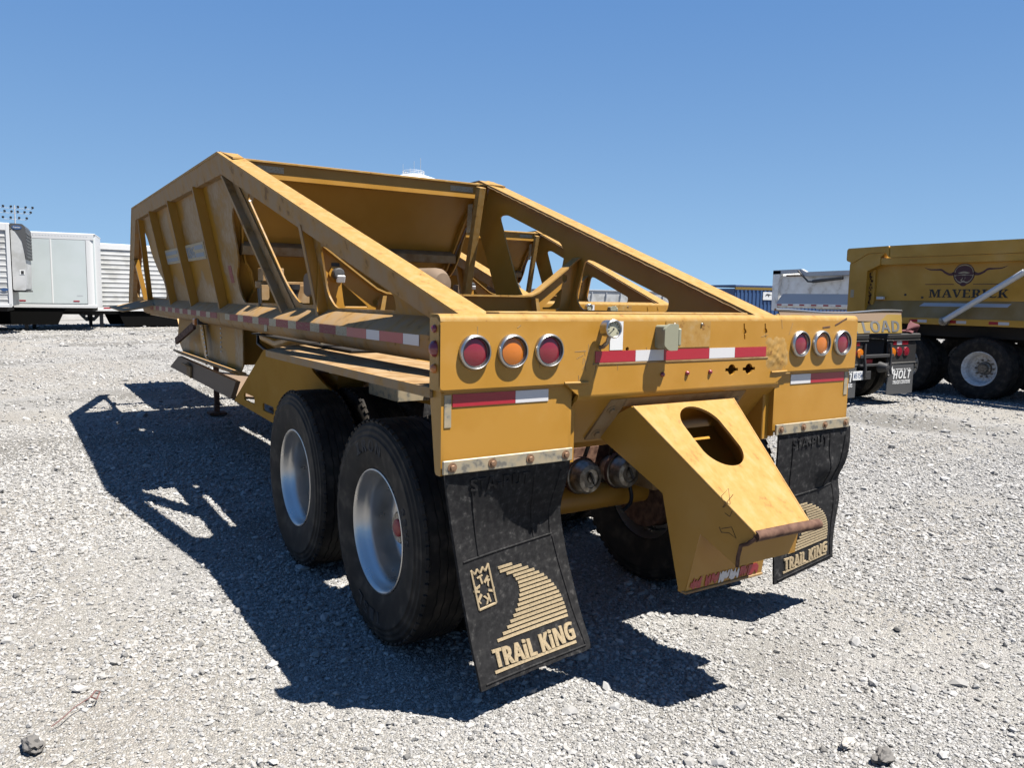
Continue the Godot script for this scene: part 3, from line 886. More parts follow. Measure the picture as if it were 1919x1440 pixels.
func rear_end(t: Node3D) -> void:
	var F := Transform3D()
	var plate := rnd(P([-1.22, 1.286, -.665, 1.286, -.60, 1.235, .60, 1.235, .67, 1.287, 1.215, 1.287, 1.22, 1.532, -1.22, 1.532]), .012, 2)
	var key := func(cx: float, cy: float, r: float, l: float, wide: bool) -> PackedVector2Array:   # a round hole with a slot through it
		var pts := PackedVector2Array()
		var w := r * .28
		var loop := [Vector2(l, -w), Vector2(l, w)]
		for k in 11: loop.append(Vector2(cos(lerpf(.30, PI - .30, k / 10.0)), sin(lerpf(.30, PI - .30, k / 10.0))) * r)
		loop.append_array([Vector2(-l, w), Vector2(-l, -w)])
		for k in 11: loop.append(Vector2(cos(lerpf(PI + .30, TAU - .30, k / 10.0)), sin(lerpf(PI + .30, TAU - .30, k / 10.0))) * r)
		for q in loop:
			pts.append(Vector2(cx + q.x, cy + q.y) if wide else Vector2(cx + q.y + q.x * 0.12, cy - q.x))
		return pts
	var holes := [key.call(.284, 1.309, .025, .042, true), key.call(.40, 1.309, .025, .042, true), key.call(.357, 1.484, .014, .036, false), key.call(.502, 1.484, .014, .036, false), oval(-.35, 1.417, .009, .009, 10)]
	var rp := a_prism("rear_plate", plate, F, -.012, 0, M.paint, t, holes)
	a_box("inner_plate", Vector3(0, 1.39, -.13), Vector3(2.3, .30, .012), M.paint, t)
	# rolled top edge and the side returns
	var lip := PackedVector2Array([Vector2(0, 1.532)])
	for k in 7:
		var a := PI / 2 * k / 6.0
		lip.append(Vector2(-.026 + .026 * cos(a), 1.532 + .026 * sin(a)))
	lip.append_array(P([-.085, 1.558, -.085, 1.546, -.028, 1.546, -.013, 1.532]))
	var side := Transform3D(Basis(Vector3(0, 0, 1), Vector3.UP, Vector3(1, 0, 0)), Vector3.ZERO)
	a_prism("rolled_edge", lip, side, -1.22, 1.22, M.paint_top, rp)
	for s in [-1, 1]:
		a_prism("side_return", rnd(P([-.001, 1.282, -.084, 1.282, -.084, 1.548, -.03, 1.557, -.001, 1.54]), .006, 2), side, s * 1.22, s * 1.208, M.paint, rp)
		a_box("bottom_return", Vector3(s * .94, 1.283, -.045), Vector3(.54, .008, .085), M.paint, rp)
	# underside that slopes forward under the middle of the plate
	var under := []
	for k in 5:
		var a := PI / 2 * .85 * k / 4.0
		under.append(Vector2(-.03 + .03 * cos(a), 1.235 - .03 * sin(a)))
	var prof := PackedVector2Array(under)
	prof.append_array(P([-.19, 1.0, -.36, 1.0, -.36, 1.012, -.20, 1.012, -.035, 1.215, -.012, 1.236]))
	a_prism("underside", prof, side, -.60, .615, M.paint, rp)
	var fl := Mb.new()   # bolted flange round the foot of the push block
	var slope := Vector3(0, -.205, -.155).normalized()
	var nrm := Vector3(0, -.155, .205).normalized()
	var base := Vector3(0, 1.20, -.03)
	var q3 := func(x: float, d: float) -> Vector3: return base + Vector3(x, 0, 0) + slope * d + nrm * .006
	for s in [-1, 1]:
		fl.hexa([q3.call(.32 * s, -.01), q3.call(.41 * s, -.01), q3.call(.43 * s, .23), q3.call(.34 * s, .23), q3.call(.32 * s, -.01) - nrm * .012, q3.call(.41 * s, -.01) - nrm * .012, q3.call(.43 * s, .23) - nrm * .012, q3.call(.34 * s, .23) - nrm * .012])
	fl.hexa([q3.call(-.33, -.012), q3.call(.33, -.012), q3.call(.33, .035), q3.call(-.33, .035), q3.call(-.33, -.012) - nrm * .011, q3.call(.33, -.012) - nrm * .011, q3.call(.33, .035) - nrm * .011, q3.call(-.33, .035) - nrm * .011])
	var flange := obj("bolted_flange", fl, M.paint_dull, t)
	for s in [-1, 1]:
		for d in [.05, .19]:
			bolt(flange, q3.call((.375 + d * .08) * s, d), nrm, .013, M.paint_dull)
	# lights, gauge, box, labels
	for x in [-1.081, -.750, .758, 1.09]: tail_light(t, x, 1.420, M.red_lens)
	for x in [-.917, .92]: tail_light(t, x, 1.420, M.amber_lens)
	for x in [-.148, -.001, .142]: small_lamp(t, Vector3(x, 1.303, 0), Vector3(0, 0, 1), .011, M.red_lens)
	var g := group_part("pressure_gauge", t, Transform3D(Basis().rotated(Vector3.UP, -.12), Vector3(-.488, 1.505, 0)))
	a_lathe("gauge_case", [Vector2(.030, .03), Vector2(.034, .035), Vector2(.034, .075), Vector2(.037, .080), Vector2(.037, .090), Vector2(.033, .094), Vector2(.030, .090)], F, M.chrome, g, 32)
	a_lathe("dial", [Vector2(.031, .086), Vector2(0, .0865)], F, M.dial, g, 24)
	var mk := Mb.new()
	for k in 10:
		var a := -2.3 + 4.6 * k / 9.0
		mk.box(Vector3(sin(a) * .023, cos(a) * .023, .0872), Vector3(.0022, .007, .001), Basis(Vector3(0, 0, 1), -a), .0002)
	mk.box(Vector3(-.006, -.006, .0876), Vector3(.002, .024, .001), Basis(Vector3(0, 0, 1), -.8), .0002)
	mk.lathe([Vector2(.004, .087), Vector2(0, .089)], F, 10)
	obj("dial_marks", mk, M.black, g)
	a_lathe("gauge_fitting", [Vector2(.012, -.01), Vector2(.012, .03)], F, M.steel, g, 12)
	a_tube("gauge_pipe", [Vector3(0, -.03, .055), Vector3(0, -.055, .045), Vector3(-.006, -.075, .02), Vector3(-.006, -.08, -.01)], .009, M.steel, g)
	var lab := strip(t, "white_label", Vector3(-.412, 1.473, .0015), Vector3(1, 0, 0), Vector3.UP, .068, .118, M.label_white)
	strip(lab, "label_print", Vector3(-.405, 1.522, .0035), Vector3(1, 0, 0), Vector3.UP, .02, .003, M.charcoal)
	var bx := group_part("document_box", t, Transform3D(Basis(), Vector3(-.158, 1.466, 0)))
	a_prism("box_body", rnd(P([-.04, -.05, .034, -.05, .034, .05, -.04, .05]), .014, 3), F, .0, .052, M.cap_grey, bx)
	a_prism("box_lid", rnd(P([-.048, -.034, -.02, -.056, .030, -.056, .030, .056, -.02, .056, -.048, .034]), .008, 3), F, .053, .068, M.cap_grey, bx)
	a_box("hinge", Vector3(.043, 0, .05), Vector3(.022, .075, .03), M.cap_grey, bx, .006)
	strip(t, "plate_recess", Vector3(-.004, 1.475, .0012), Vector3(1, 0, 0), Vector3.UP, .27, .115, M.paint_top)
	for x in [-.09, .075]:
		small_lamp(t, Vector3(x, 1.518, .002), Vector3(0, 0, 1), .007, M.steel, "screw")
	for q in [[-.52, -.306, 1], [-.306, -.146, 0], [-.146, .13, 1], [.13, .296, 0], [.296, .512, 1]]:
		strip(t, "reflective_tape", Vector3((q[0] + q[1]) / 2, 1.388, .0015), Vector3(1, 0, 0), Vector3.UP, q[1] - q[0] - .001, .046, M.tape_red if q[2] else M.tape_white)
	a_box("weld_seam", Vector3(0, 1.359, .0), Vector3(1.06, .008, .006), M.paint_dull, rp, .002)
	for s in [-1, 1]:
		a_tube("weld", [Vector3(.67 * s, 1.288, .001), Vector3(.60 * s, 1.287, .004), Vector3(.555 * s, 1.287, .003)], .006, M.paint_top, rp, 6)
	# crease and dent at the right of the plate
	var dent := Mb.new()
	var rows := []
	var nz := noise(1.0, 201, 4)
	for j in 26:
		var line := []
		for i in 20:
			var u := i / 19.0; var v := j / 25.0
			var x := .50 + .20 * u - .02 * v
			var y := 1.275 + .20 * v
			var e := sin(PI * u) * sin(PI * v)
			line.append(Vector3(x, y, -.002 + e * (.007 + .006 * nz.get_noise_2d(x * 22.0, y * 22.0))))
		rows.append(line)
	dent.grid(rows, false, false, false)
	obj("dented_patch", dent, M.paint_top, rp)
	for q in [[.93, 1.498, .99, 1.503], [1.03, 1.510, 1.06, 1.520], [1.06, 1.520, 1.09, 1.533], [1.09, 1.533, 1.125, 1.545]]:
		a_bar("scratch", Vector3(q[0], q[1], .0008), Vector3(q[2], q[3], .0008), .002, .007, M.rust, rp)
	var r3 := RandomNumberGenerator.new(); r3.seed = 12   # scrapes through the paint
	for k in 26:
		var c := Vector2(r3.randf_range(-1.15, 1.18), r3.randf_range(1.31, 1.52))
		if k < 12: c = Vector2(-.56 + r3.randfn(0, .03), 1.38 + r3.randfn(0, .035))
		var a := r3.randfn(1.3, .5)
		var l := r3.randf_range(.008, .035)
		a_bar("scratch", Vector3(c.x - cos(a) * l, c.y - sin(a) * l, .0002), Vector3(c.x + cos(a) * l, c.y + sin(a) * l, .0002), .0012, r3.randf_range(.0015, .003), M.paint_dull, rp)
	# fender panels, flap clamps, flaps
	for s in [-1, 1]:
		var xo: float = 1.192 * s
		var xi: float = .628 * s
		var pn := a_prism("fender_panel", rnd(P([xo, 1.281, xi, 1.281, xi, .985, xo, .985]), .01, 2), F, -.034, -.022, M.paint, t)
		for e in [[xo, .012 * s], [xi, -.012 * s]]:
			a_prism("panel_flange", rnd(P([-.022, 1.281, -.115, 1.281, -.072, .99, -.066, .965, -.022, .965]), .012, 3), side, e[0], e[0] + e[1], M.paint, pn)
		for q in [[1.159, .886, 1], [.886, .732, 0]]:
			strip(t, "reflective_tape", Vector3(s * (q[0] + q[1]) / 2, 1.243, -.0205), Vector3(1, 0, 0), Vector3.UP, q[0] - q[1] - .001, .047, M.tape_red if q[2] else M.tape_white)
		strip(t, "reflective_tape", Vector3(1.178 * s, 1.205, -.0205), Vector3(1, 0, 0), Vector3.UP, .028, .12, M.galvanized)
		var cl := a_box("flap_clamp", Vector3(.912 * s, 1.0, -.006), Vector3(.585, .052, .012), M.galvanized, t, .003)
		for k in 4:
			bolt(cl, Vector3((.655 + .171 * k) * s, 1.0, 0.0), Vector3(0, 0, 1), .0105, M.bolt_copper)
		mud_flap(t, s)
		# lamps on the side return
		small_lamp(t, Vector3(1.2205 * s, 1.505, -.042), Vector3(s, 0, 0), .014, M.red_lens)
		a_lathe("marker_lamp", [Vector2(.024, 0), Vector2(.022, .01), Vector2(.012, .02), Vector2(0, .022)], Transform3D(Basis(Vector3(0, 0, -s), Vector3(0, 1.3, 0), Vector3(s, 0, 0)), Vector3(1.2205 * s, 1.433, -.042)), M.red_lens, t, 20)
		small_lamp(t, Vector3(1.2205 * s, 1.362, -.042), Vector3(s, 0, 0), .017, M.amber_lens)

func push_block(t: Node3D) -> void:
	var g := group_part("push_block", t)
	# top plate with the oval opening, tapering to the nose
	var d := Vector3(0, .747 - 1.175, .551 - .0)
	var len := d.length()
	var f := fr(Vector3(0, 1.175, 0), Vector3(1, 0, 0), -d.normalized())
	f.basis.z = d.normalized().cross(Vector3(1, 0, 0)) * -1.0
	if f.basis.z.y < 0: f.basis.z = -f.basis.z
	var h2 := PackedVector2Array()
	for k in 40:
		var a := TAU * k / 40.0
		h2.append(Vector2(cos(a) * .113, -.201 + .060 * signf(sin(a)) + sin(a) * .113) if absf(sin(a)) > .001 else Vector2(cos(a) * .113, -.201))
	a_prism("top_plate", P([-.305, 0, .305, 0, .157, -len, -.157, -len]), f, -.012, 0.0, M.paint_top, g, [h2])
	for s in [-1, 1]:
		a_tube("rounded_edge", [f * Vector3(-.3045 * s, 0, -.003), f * Vector3(-.1565 * s, -len, -.003)], .0055, M.paint_top, g, 8)
	for s in [-1, 1]:   # side cheeks
		var cf := Transform3D(Basis(Vector3(-.275 * s, 0, 1), Vector3.UP, Vector3(s, 0, .275).normalized()), Vector3(.305 * s, 0, 0))
		a_prism("cheek", P([-.01, 1.172, -.20, 1.06, -.155, 1.015, .148, .83, .265, .73, .475, .60, .49, .69, .555, .742]), cf, -.012, 0.0, M.paint, g)
		a_prism("bumper_cheek", P([.148, .832, .330, .726, .262, .436, .238, .432]), cf, -.011, -.001, M.paint, g)
	var nose := Mb.new()
	nose.hexa([Vector3(-.172, .60, .478), Vector3(.172, .60, .478), Vector3(.166, .70, .494), Vector3(-.166, .70, .494), Vector3(-.172, .60, .466), Vector3(.172, .60, .466), Vector3(.166, .70, .482), Vector3(-.166, .70, .482)])
	obj("nose_plate", nose, M.paint, g)
	var belly := Mb.new()   # closed underneath
	belly.hexa([Vector3(-.33, 1.012, -.15), Vector3(.33, 1.012, -.15), Vector3(.262, .826, .148), Vector3(-.262, .826, .148), Vector3(-.33, 1.024, -.145), Vector3(.33, 1.024, -.145), Vector3(.262, .838, .153), Vector3(-.262, .838, .153)])
	belly.hexa([Vector3(-.262, .826, .148), Vector3(.262, .826, .148), Vector3(.172, .602, .47), Vector3(-.172, .602, .47), Vector3(-.262, .838, .153), Vector3(.262, .838, .153), Vector3(.172, .614, .475), Vector3(-.172, .614, .475)])
	obj("belly_plate", belly, M.paint, g)
	var pipe := Mb.new()
	pipe.tube([Vector3(-.158, .735, .545), Vector3(.05, .738, .556), Vector3(.205, .735, .558)], .021, 16)
	pipe.tube([Vector3(-.158, .728, .550), Vector3(-.170, .700, .520), Vector3(-.176, .688, .495), Vector3(-.178, .64, .485), Vector3(-.176, .60, .482)], .008, 8)
	obj("nose_pipe", pipe, M.rust, g)
	var rear := Mb.new()   # hanging bumper: rear plate, wider at the foot
	rear.hexa([Vector3(-.231, .433, .268), Vector3(.231, .433, .268), Vector3(.214, .72, .325), Vector3(-.214, .72, .325), Vector3(-.231, .433, .256), Vector3(.231, .433, .256), Vector3(.214, .72, .313), Vector3(-.214, .72, .313)])
	obj("bumper_plate", rear, M.paint, g)
	a_box("bumper_foot", Vector3(0, .434, .25), Vector3(.47, .012, .05), M.paint_dull, g)
	var sl := Vector3(0, .287, .057).normalized()
	var nz := Vector3(0, -.057, .287).normalized()
	var r2 := RandomNumberGenerator.new(); r2.seed = 5
	for piece in [[-.212, -.150, 1], [-.128, -.098, 1], [-.095, -.048, 1], [-.045, .012, 0], [.018, .075, 0], [.082, .128, 1], [.132, .196, 1]]:   # torn tape: ragged scraps of red and white
		var top := PackedVector2Array(); var low := PackedVector2Array()
		for k in 9:
			var x := lerpf(piece[0], piece[1], k / 8.0) + r2.randf_range(-.002, .002)
			top.append(Vector2(x, .026 * (1.0 if r2.randf() < .6 else r2.randf_range(.1, .8))))
			low.append(Vector2(x, -.026 * (1.0 if r2.randf() < .5 else r2.randf_range(.0, .8))))
		low.reverse()
		top.append_array(low)
		var to := fr(Vector3(0, .437, .2695) + sl * .033, Vector3(1, 0, 0), sl)
		to.basis.z = nz
		a_prism("torn_tape", top, to, 0.001, 0.0025, M.tape_red if piece[2] else M.tape_white, g)
	# scrawled marks on the cheek
	for pts in [[.40, .86, .43, .90, .44, .84, .41, .82, .45, .88], [.42, .80, .44, .79, .45, .815], [.41, .735, .45, .75, .47, .71, .44, .725, .41, .72, .40, .74]]:
		var path := []
		for i in range(0, pts.size(), 2):
			path.append(Vector3(-(.305 - .275 * pts[i]) - .001, pts[i + 1], pts[i]))
		a_tube("scrawl", path, .0012, M.rust, g, 5)

func running_gear(t: Node3D) -> void:
	for z in [-.861, -2.106]:
		for s in [-1.0, 1.0]:
			var w := wheel(t, Vector3(.982 * s, .524, z), s, M.aluminium, true)
			a_lathe("hub_cap", [Vector2(.045, -.012), Vector2(.042, .004), Vector2(.03, .012), Vector2(0, .013)], axis(Vector3((.982 + .012) * s, .524, z), Vector3(s, 0, 0)), M.red_hub, w, 20).transform = w.transform.affine_inverse()
			if s < 0 and z > -1.0: sidewall_words(w)
			wheel(t, Vector3(.655 * s, .524, z), -s, M.aluminium, false)
			a_lathe("brake_drum", [Vector2(.0, -.12), Vector2(.21, -.12), Vector2(.225, .02), Vector2(.215, .10), Vector2(.0, .10)], axis(Vector3(.66 * s, .524, z), Vector3(s, 0, 0)), M.rust, t, 28)
		a_tube("axle", [Vector3(-.9, .53, z), Vector3(.9, .53, z)], .07, M.paint, t, 20)
	# suspension beams, rails, cross members
	for s in [-1, 1]:
		a_box("suspension_arm", Vector3(.44 * s, .66, -1.48), Vector3(.10, .13, 1.75), M.paint_dull, t)
		a_box("frame_rail", Vector3(.44 * s, 1.12, -2.35), Vector3(.10, .24, 4.2), M.paint, t)
		for z in [-.65, -1.9]:
			a_lathe("air_spring", [Vector2(.0, 0), Vector2(.13, 0), Vector2(.15, .04), Vector2(.13, .09), Vector2(.15, .14), Vector2(.12, .26), Vector2(0, .26)], Transform3D(Basis(Vector3(1, 0, 0), Vector3(0, 0, -1), Vector3(0, 1, 0)), Vector3(.44 * s, .72, z)), M.rubber, t, 24)
		a_prism("hanger_plate", rnd(P([-4.52, .69, -3.54, 1.20, -2.49, 1.20, -2.40, 1.13, -2.22, 1.08, -2.05, 1.04, -2.05, .98, -2.4, .94, -2.75, .80, -2.95, .665, -3.38, .665, -4.02, .68]), .02, 3), fr(Vector3(.885 * s, 0, 0), Vector3(0, 0, 1), Vector3.UP, Vector3(s, 0, 0)), -.014, 0.0, M.paint_matte, t, [rnd(P([-4.17, .74, -3.84, .74, -3.84, .80, -4.17, .80]), .03), rnd(P([-3.60, .725, -3.30, .725, -3.30, .785, -3.60, .785]), .03)])
		# step shelf over the wheels
		a_prism("step_shelf", PackedVector2Array([Vector2(.70 * s, -.085), Vector2(1.215 * s, -.085), Vector2(1.225 * s, -2.22), Vector2(.95 * s, -2.62), Vector2(.70 * s, -2.62)]), Transform3D(Basis(Vector3(1, 0, 0), Vector3(0, 0, 1), Vector3(0, -1, 0)), Vector3(0, 1.287, 0)), 0.0, .012, M.paint_dull, t)
		a_prism("shelf_edge", P([1.207 * s, -.085, 1.219 * s, -.085, 1.229 * s, -2.225, .955 * s, -2.626, .945 * s, -2.616, 1.214 * s, -2.215]), Transform3D(Basis(Vector3(1, 0, 0), Vector3(0, 0, 1), Vector3(0, -1, 0)), Vector3(0, 1.2875, 0)), 0.0, .038, M.paint_dusty, t)
		for q in [[1.08, -.75], [1.07, -1.5], [1.1, -2.1]]:
			a_box("shelf_slot", Vector3(q[0] * s, 1.288, q[1]), Vector3(.02, .003, .035), M.black, t, .001)
		a_box("shelf_bracket", Vector3(.80 * s, 1.215, -1.9), Vector3(.30, .10, .04), M.galvanized, t)
		a_box("shelf_bracket", Vector3(.80 * s, 1.34, -2.45), Vector3(.05, .18, .05), M.galvanized, t)
		a_box("brace_plate", Vector3(.60 * s, 1.10, -.30), Vector3(.05, .30, .50), M.paint, t)
		a_box("side_wall", Vector3(.895 * s, 1.38, -1.7), Vector3(.012, .10, 3.3), M.paint, t)
	for z in [-.6, -1.48, -2.35, -3.3]:
		a_box("cross_member", Vector3(0, 1.16, z), Vector3(.88, .16, .08), M.paint, t)
	a_box("galvanized_box", Vector3(-.60, 1.10, -1.72), Vector3(.20, .14, .42), M.galvanized, t)
	a_lathe("air_tank", [Vector2(0, -.40), Vector2(.09, -.39), Vector2(.12, -.35), Vector2(.12, .35), Vector2(.09, .39), Vector2(0, .40)], axis(Vector3(-.66, 1.06, -2.72), Vector3(0, 0, 1)), M.paint, t, 24)
	a_tube("yellow_hose", [Vector3(-.78, 1.28, -3.9), Vector3(-.75, 1.24, -3.6), Vector3(-.74, 1.30, -3.2), Vector3(-.72, 1.31, -2.9), Vector3(-.6, 1.28, -2.7)], .045, M.paint, t, 12)
	a_tube("hose", [Vector3(-.80, 1.36, -4.0), Vector3(-.82, 1.22, -3.95), Vector3(-.78, 1.16, -3.8), Vector3(-.70, 1.10, -3.6)], .014, M.hose, t, 8)
	# brake chambers of the rear axle and their hoses
	for x in [.06, .33]:
		var c := group_part("brake_chamber", t, Transform3D(Basis(), Vector3(x, .672, -.80)))
		a_lathe("chamber_body", [Vector2(0, -.12), Vector2(.06, -.12), Vector2(.086, -.07), Vector2(.090, -.03), Vector2(.098, -.025), Vector2(.098, -.005), Vector2(.090, .0), Vector2(.088, .05), Vector2(.074, .072), Vector2(.052, .078), Vector2(.050, .070), Vector2(.022, .068), Vector2(.02, .08), Vector2(0, .08)], Transform3D(), M.steel, c, 32)
		a_bar("release_stud", Vector3(-.012, .035, .082), Vector3(.016, -.03, .088), .018, .012, M.black, c)
		a_lathe("clamp_band", [Vector2(.100, -.028), Vector2(.104, -.02), Vector2(.104, -.008), Vector2(.100, .0)], Transform3D(), M.rust, c, 32)
	a_box("chamber_bracket", Vector3(.20, .70, -.94), Vector3(.60, .20, .03), M.rust, t)
	for q in [[[0.0, .74, -.86], [-.04, .84, -.84], [.02, .92, -.80], [.16, .96, -.72]], [[.10, .76, -.84], [.12, .86, -.80], [.20, .88, -.74], [.28, .80, -.82]], [[.30, .76, -.86], [.28, .86, -.82], [.18, .93, -.76], [.02, .95, -.8]], [[.36, .60, -.76], [.36, .54, -.74], [.33, .50, -.72], [.25, .47, -.7]]]:
		var path := []
		var pv := []
		for p in q: pv.append(Vector3(p[0], p[1], p[2]))
		for i in 3:
			for k in 6:
				path.append((pv[i] as Vector3).cubic_interpolate(pv[i + 1], pv[maxi(i - 1, 0)], pv[mini(i + 2, 3)], k / 6.0))
		a_tube("hose", path, .011, M.hose, t, 8)
	a_bar("slack_adjuster", Vector3(.02, .60, -.84), Vector3(-.05, .80, -.88), .03, .04, M.rust, t)
	a_box("lower_beam", Vector3(0, .985, -.42), Vector3(1.25, .10, .12), M.paint, t)
	# landing legs
	for x in [-.21, .62]:
		a_box("landing_leg", Vector3(x, .70, -8.40), Vector3(.065, 1.36, .065), M.rust, t)
		a_box("landing_foot", Vector3(x, .02, -8.40), Vector3(.22, .035, .20), M.rust, t)

func deck_gear(t: Node3D) -> void:
	var side := Transform3D(Basis(Vector3(0, 0, 1), Vector3.UP, Vector3(-1, 0, 0)), Vector3.ZERO)
	# gull shaped cross beam with its top flange
	var z := -2.06
	var tl := PackedVector2Array()
	for q in [[-.95, 1.905], [-.70, 1.725], [-.60, 1.655], [-.54, 1.632], [-.47, 1.627], [.47, 1.627], [.54, 1.632], [.60, 1.655], [.70, 1.725], [.95, 1.905]]: tl.append(Vector2(q[0], q[1]))
	var body := PackedVector2Array(tl)
	body.append_array(P([.97, 1.52, .60, 1.50, -.60, 1.50, -.97, 1.52]))
	var cutouts := [rnd(P([.64, 1.545, .82, 1.70, .80, 1.545]), .025), rnd(P([-.64, 1.545, -.82, 1.70, -.80, 1.545]), .025), oval(.84, 1.765, .022, .03, 16), oval(-.60, 1.58, .02, .02, 10)]
	a_prism("gull_beam", body, Transform3D(), z - .012, z, M.paint, t, cutouts)
	a_prism("gull_beam_flange", band(tl, .012), Transform3D(Basis(), Vector3(0, .012, 0)), z - .055, z + .035, M.paint_top, t)
	for s in [-1, 1]:
		a_prism("gusset", P([.55 * s, 1.62, .575 * s, 1.62, .60 * s, 1.50, .57 * s, 1.50]), Transform3D(), z + .001, z + .06, M.paint_top, t)
	# socket on the left arm
	var sk := group_part("hose_socket", t, Transform3D(Basis(), Vector3(-.85, 1.745, z)))
	a_prism("socket_plate", rnd(P([-.05, 0, -.03, .04, .03, .04, .05, 0, .03, -.04, -.03, -.04]), .01), Transform3D(), .001, .012, M.paint, sk)
	a_lathe("socket_cap", [Vector2(.034, .01), Vector2(.034, .05), Vector2(.028, .058), Vector2(0, .06)], Transform3D(), M.charcoal, sk, 20)
	a_box("socket_cover", Vector3(.01, -.03, .05), Vector3(.05, .045, .02), M.label_white, sk, .006, Basis().rotated(Vector3(1, 0, 0), .3))
	strip(sk, "socket_label", Vector3(-.005, .055, .002), Vector3(1, 0, 0), Vector3.UP, .05, .02, M.black)
	# struts that hold the hopper's rear corners
	a_bar("strut", Vector3(.86, 2.535, -3.29), Vector3(.85, 1.50, -3.55), .062, .062, M.paint_top, t, Vector3(0, 0, 1))
	# cross members just ahead of the rear plate
	a_box("cross_member", Vector3(-.15, 1.535, -.22), Vector3(1.45, .06, .10), M.paint_top, t)
	a_box("cross_member", Vector3(0, 1.50, -3.60), Vector3(1.70, .06, .08), M.paint, t)
	a_box("added_dark_sheet", Vector3(0, 1.30, -2.9), Vector3(1.72, .012, 2.2), M.undercarriage, t)  # added sheet in place of machinery, dark to cut bounce onto the hopper
	# valve bank, filters, hoses, junction box
	var v := group_part("valve_bank", t)
	a_box("valve_block", Vector3(-.80, 1.765, -3.62), Vector3(.16, .10, .14), M.paint_dull, v)
	a_box("valve_block", Vector3(-.72, 1.69, -3.66), Vector3(.34, .05, .16), M.paint_dull, v)
	a_box("valve_block", Vector3(-.86, 1.63, -3.60), Vector3(.06, .12, .08), M.paint_dull, v)
	a_box("valve_block", Vector3(-.60, 1.62, -3.55), Vector3(.12, .14, .10), M.paint_dull, v)
	for x in [-.765, -.66]:
		a_lathe("filter", [Vector2(0, .0), Vector2(.028, .0), Vector2(.030, .12), Vector2(.044, .125), Vector2(.046, .165), Vector2(0, .165)], Transform3D(Basis(Vector3(1, 0, 0), Vector3(0, 0, -1), Vector3(0, 1, 0)), Vector3(x, 1.53, -3.50)), M.black, v, 18)
	a_tube("hose", [Vector3(-.91, 1.66, -3.55), Vector3(-.905, 1.55, -3.54), Vector3(-.90, 1.46, -3.54)], .014, M.hose, v, 8)
	for k in 4:
		a_tube("hose", [Vector3(-.62 + .05 * k, 1.66, -3.0 - .1 * k), Vector3(-.66 + .05 * k, 1.58, -2.9), Vector3(-.70 + .06 * k, 1.52, -2.85), Vector3(-.80 + .05 * k, 1.50, -2.9)], .013, M.hose, v, 8)
	var jb := group_part("junction_box", t, Transform3D(Basis().rotated(Vector3.UP, .12), Vector3(-.87, 1.68, -2.44)))
	a_prism("box_body", rnd(P([-.08, -.055, -.03, -.075, .07, -.06, .075, .07, -.05, .075, -.08, .05]), .012, 2), Transform3D(Basis(Vector3(0, 0, 1), Vector3.UP, Vector3(-1, 0, 0)), Vector3.ZERO), -.06, .02, M.box_brown, jb)
	a_prism("box_lid", rnd(P([-.06, -.05, -.02, -.07, .072, -.055, .077, .068, -.04, .07, -.06, .04]), .012, 2), Transform3D(Basis(Vector3(0, 0, 1), Vector3.UP, Vector3(-1, 0, 0)), Vector3.ZERO), .021, .032, M.box_brown, jb)
	# brown air tank in front of the cross beam
	a_lathe("brake_air_tank", [Vector2(0, -.30), Vector2(.08, -.29), Vector2(.115, -.24), Vector2(.12, -.20), Vector2(.12, .20), Vector2(.115, .24), Vector2(.08, .29), Vector2(0, .30)], axis(Vector3(.22, 1.72, -3.15), Vector3(.25, 0, 1)), M.box_brown, t, 28)
	a_box("tank_saddle", Vector3(.22, 1.57, -3.15), Vector3(.22, .08, .30), M.paint_dull, t)
	# neck and platform at the front
	a_box("goose_neck", Vector3(0, 1.36, -10.6), Vector3(.9, .26, 3.4), M.paint, t)
	a_box("front_beam", Vector3(0, 1.46, -9.6), Vector3(1.75, .10, .14), M.paint, t)
	for s in [-1, 1]:
		var w := Mb.new()   # wing plate that slopes out ahead of the ledge
		w.hexa([Vector3(.90 * s, 1.535, -8.95), Vector3(1.02 * s, 1.46, -7.9), Vector3(1.34 * s, 1.385, -8.1), Vector3(1.40 * s, 1.42, -8.95), Vector3(.90 * s, 1.52, -8.95), Vector3(1.02 * s, 1.445, -7.9), Vector3(1.34 * s, 1.37, -8.1), Vector3(1.40 * s, 1.405, -8.95)])
		obj("wing_plate", w, M.paint_dusty, t)

func dump_trailer(label: String) -> Node3D:
	var t := thing("bottom_dump_trailer", label, "trailer", Vector3.ZERO, 0.0, "yellow bottom dump trailers")
	rear_end(t)
	push_block(t)
	for s in [-1.0, 1.0]:
		side_frame(t, s)
		gate_linkage(t, s)
	hopper(t)
	running_gear(t)
	deck_gear(t)
	return t


# ---------------------------------------------------------------- the gravel yard
func ground_height(x: float, z: float, nz: FastNoiseLite) -> float:
	var r := Vector2(x + 1.0, z + 1.5).length()
	return 0.022 * nz.get_noise_2d(x, z) * smoothstep(1.0, 6.0, r) - 0.012

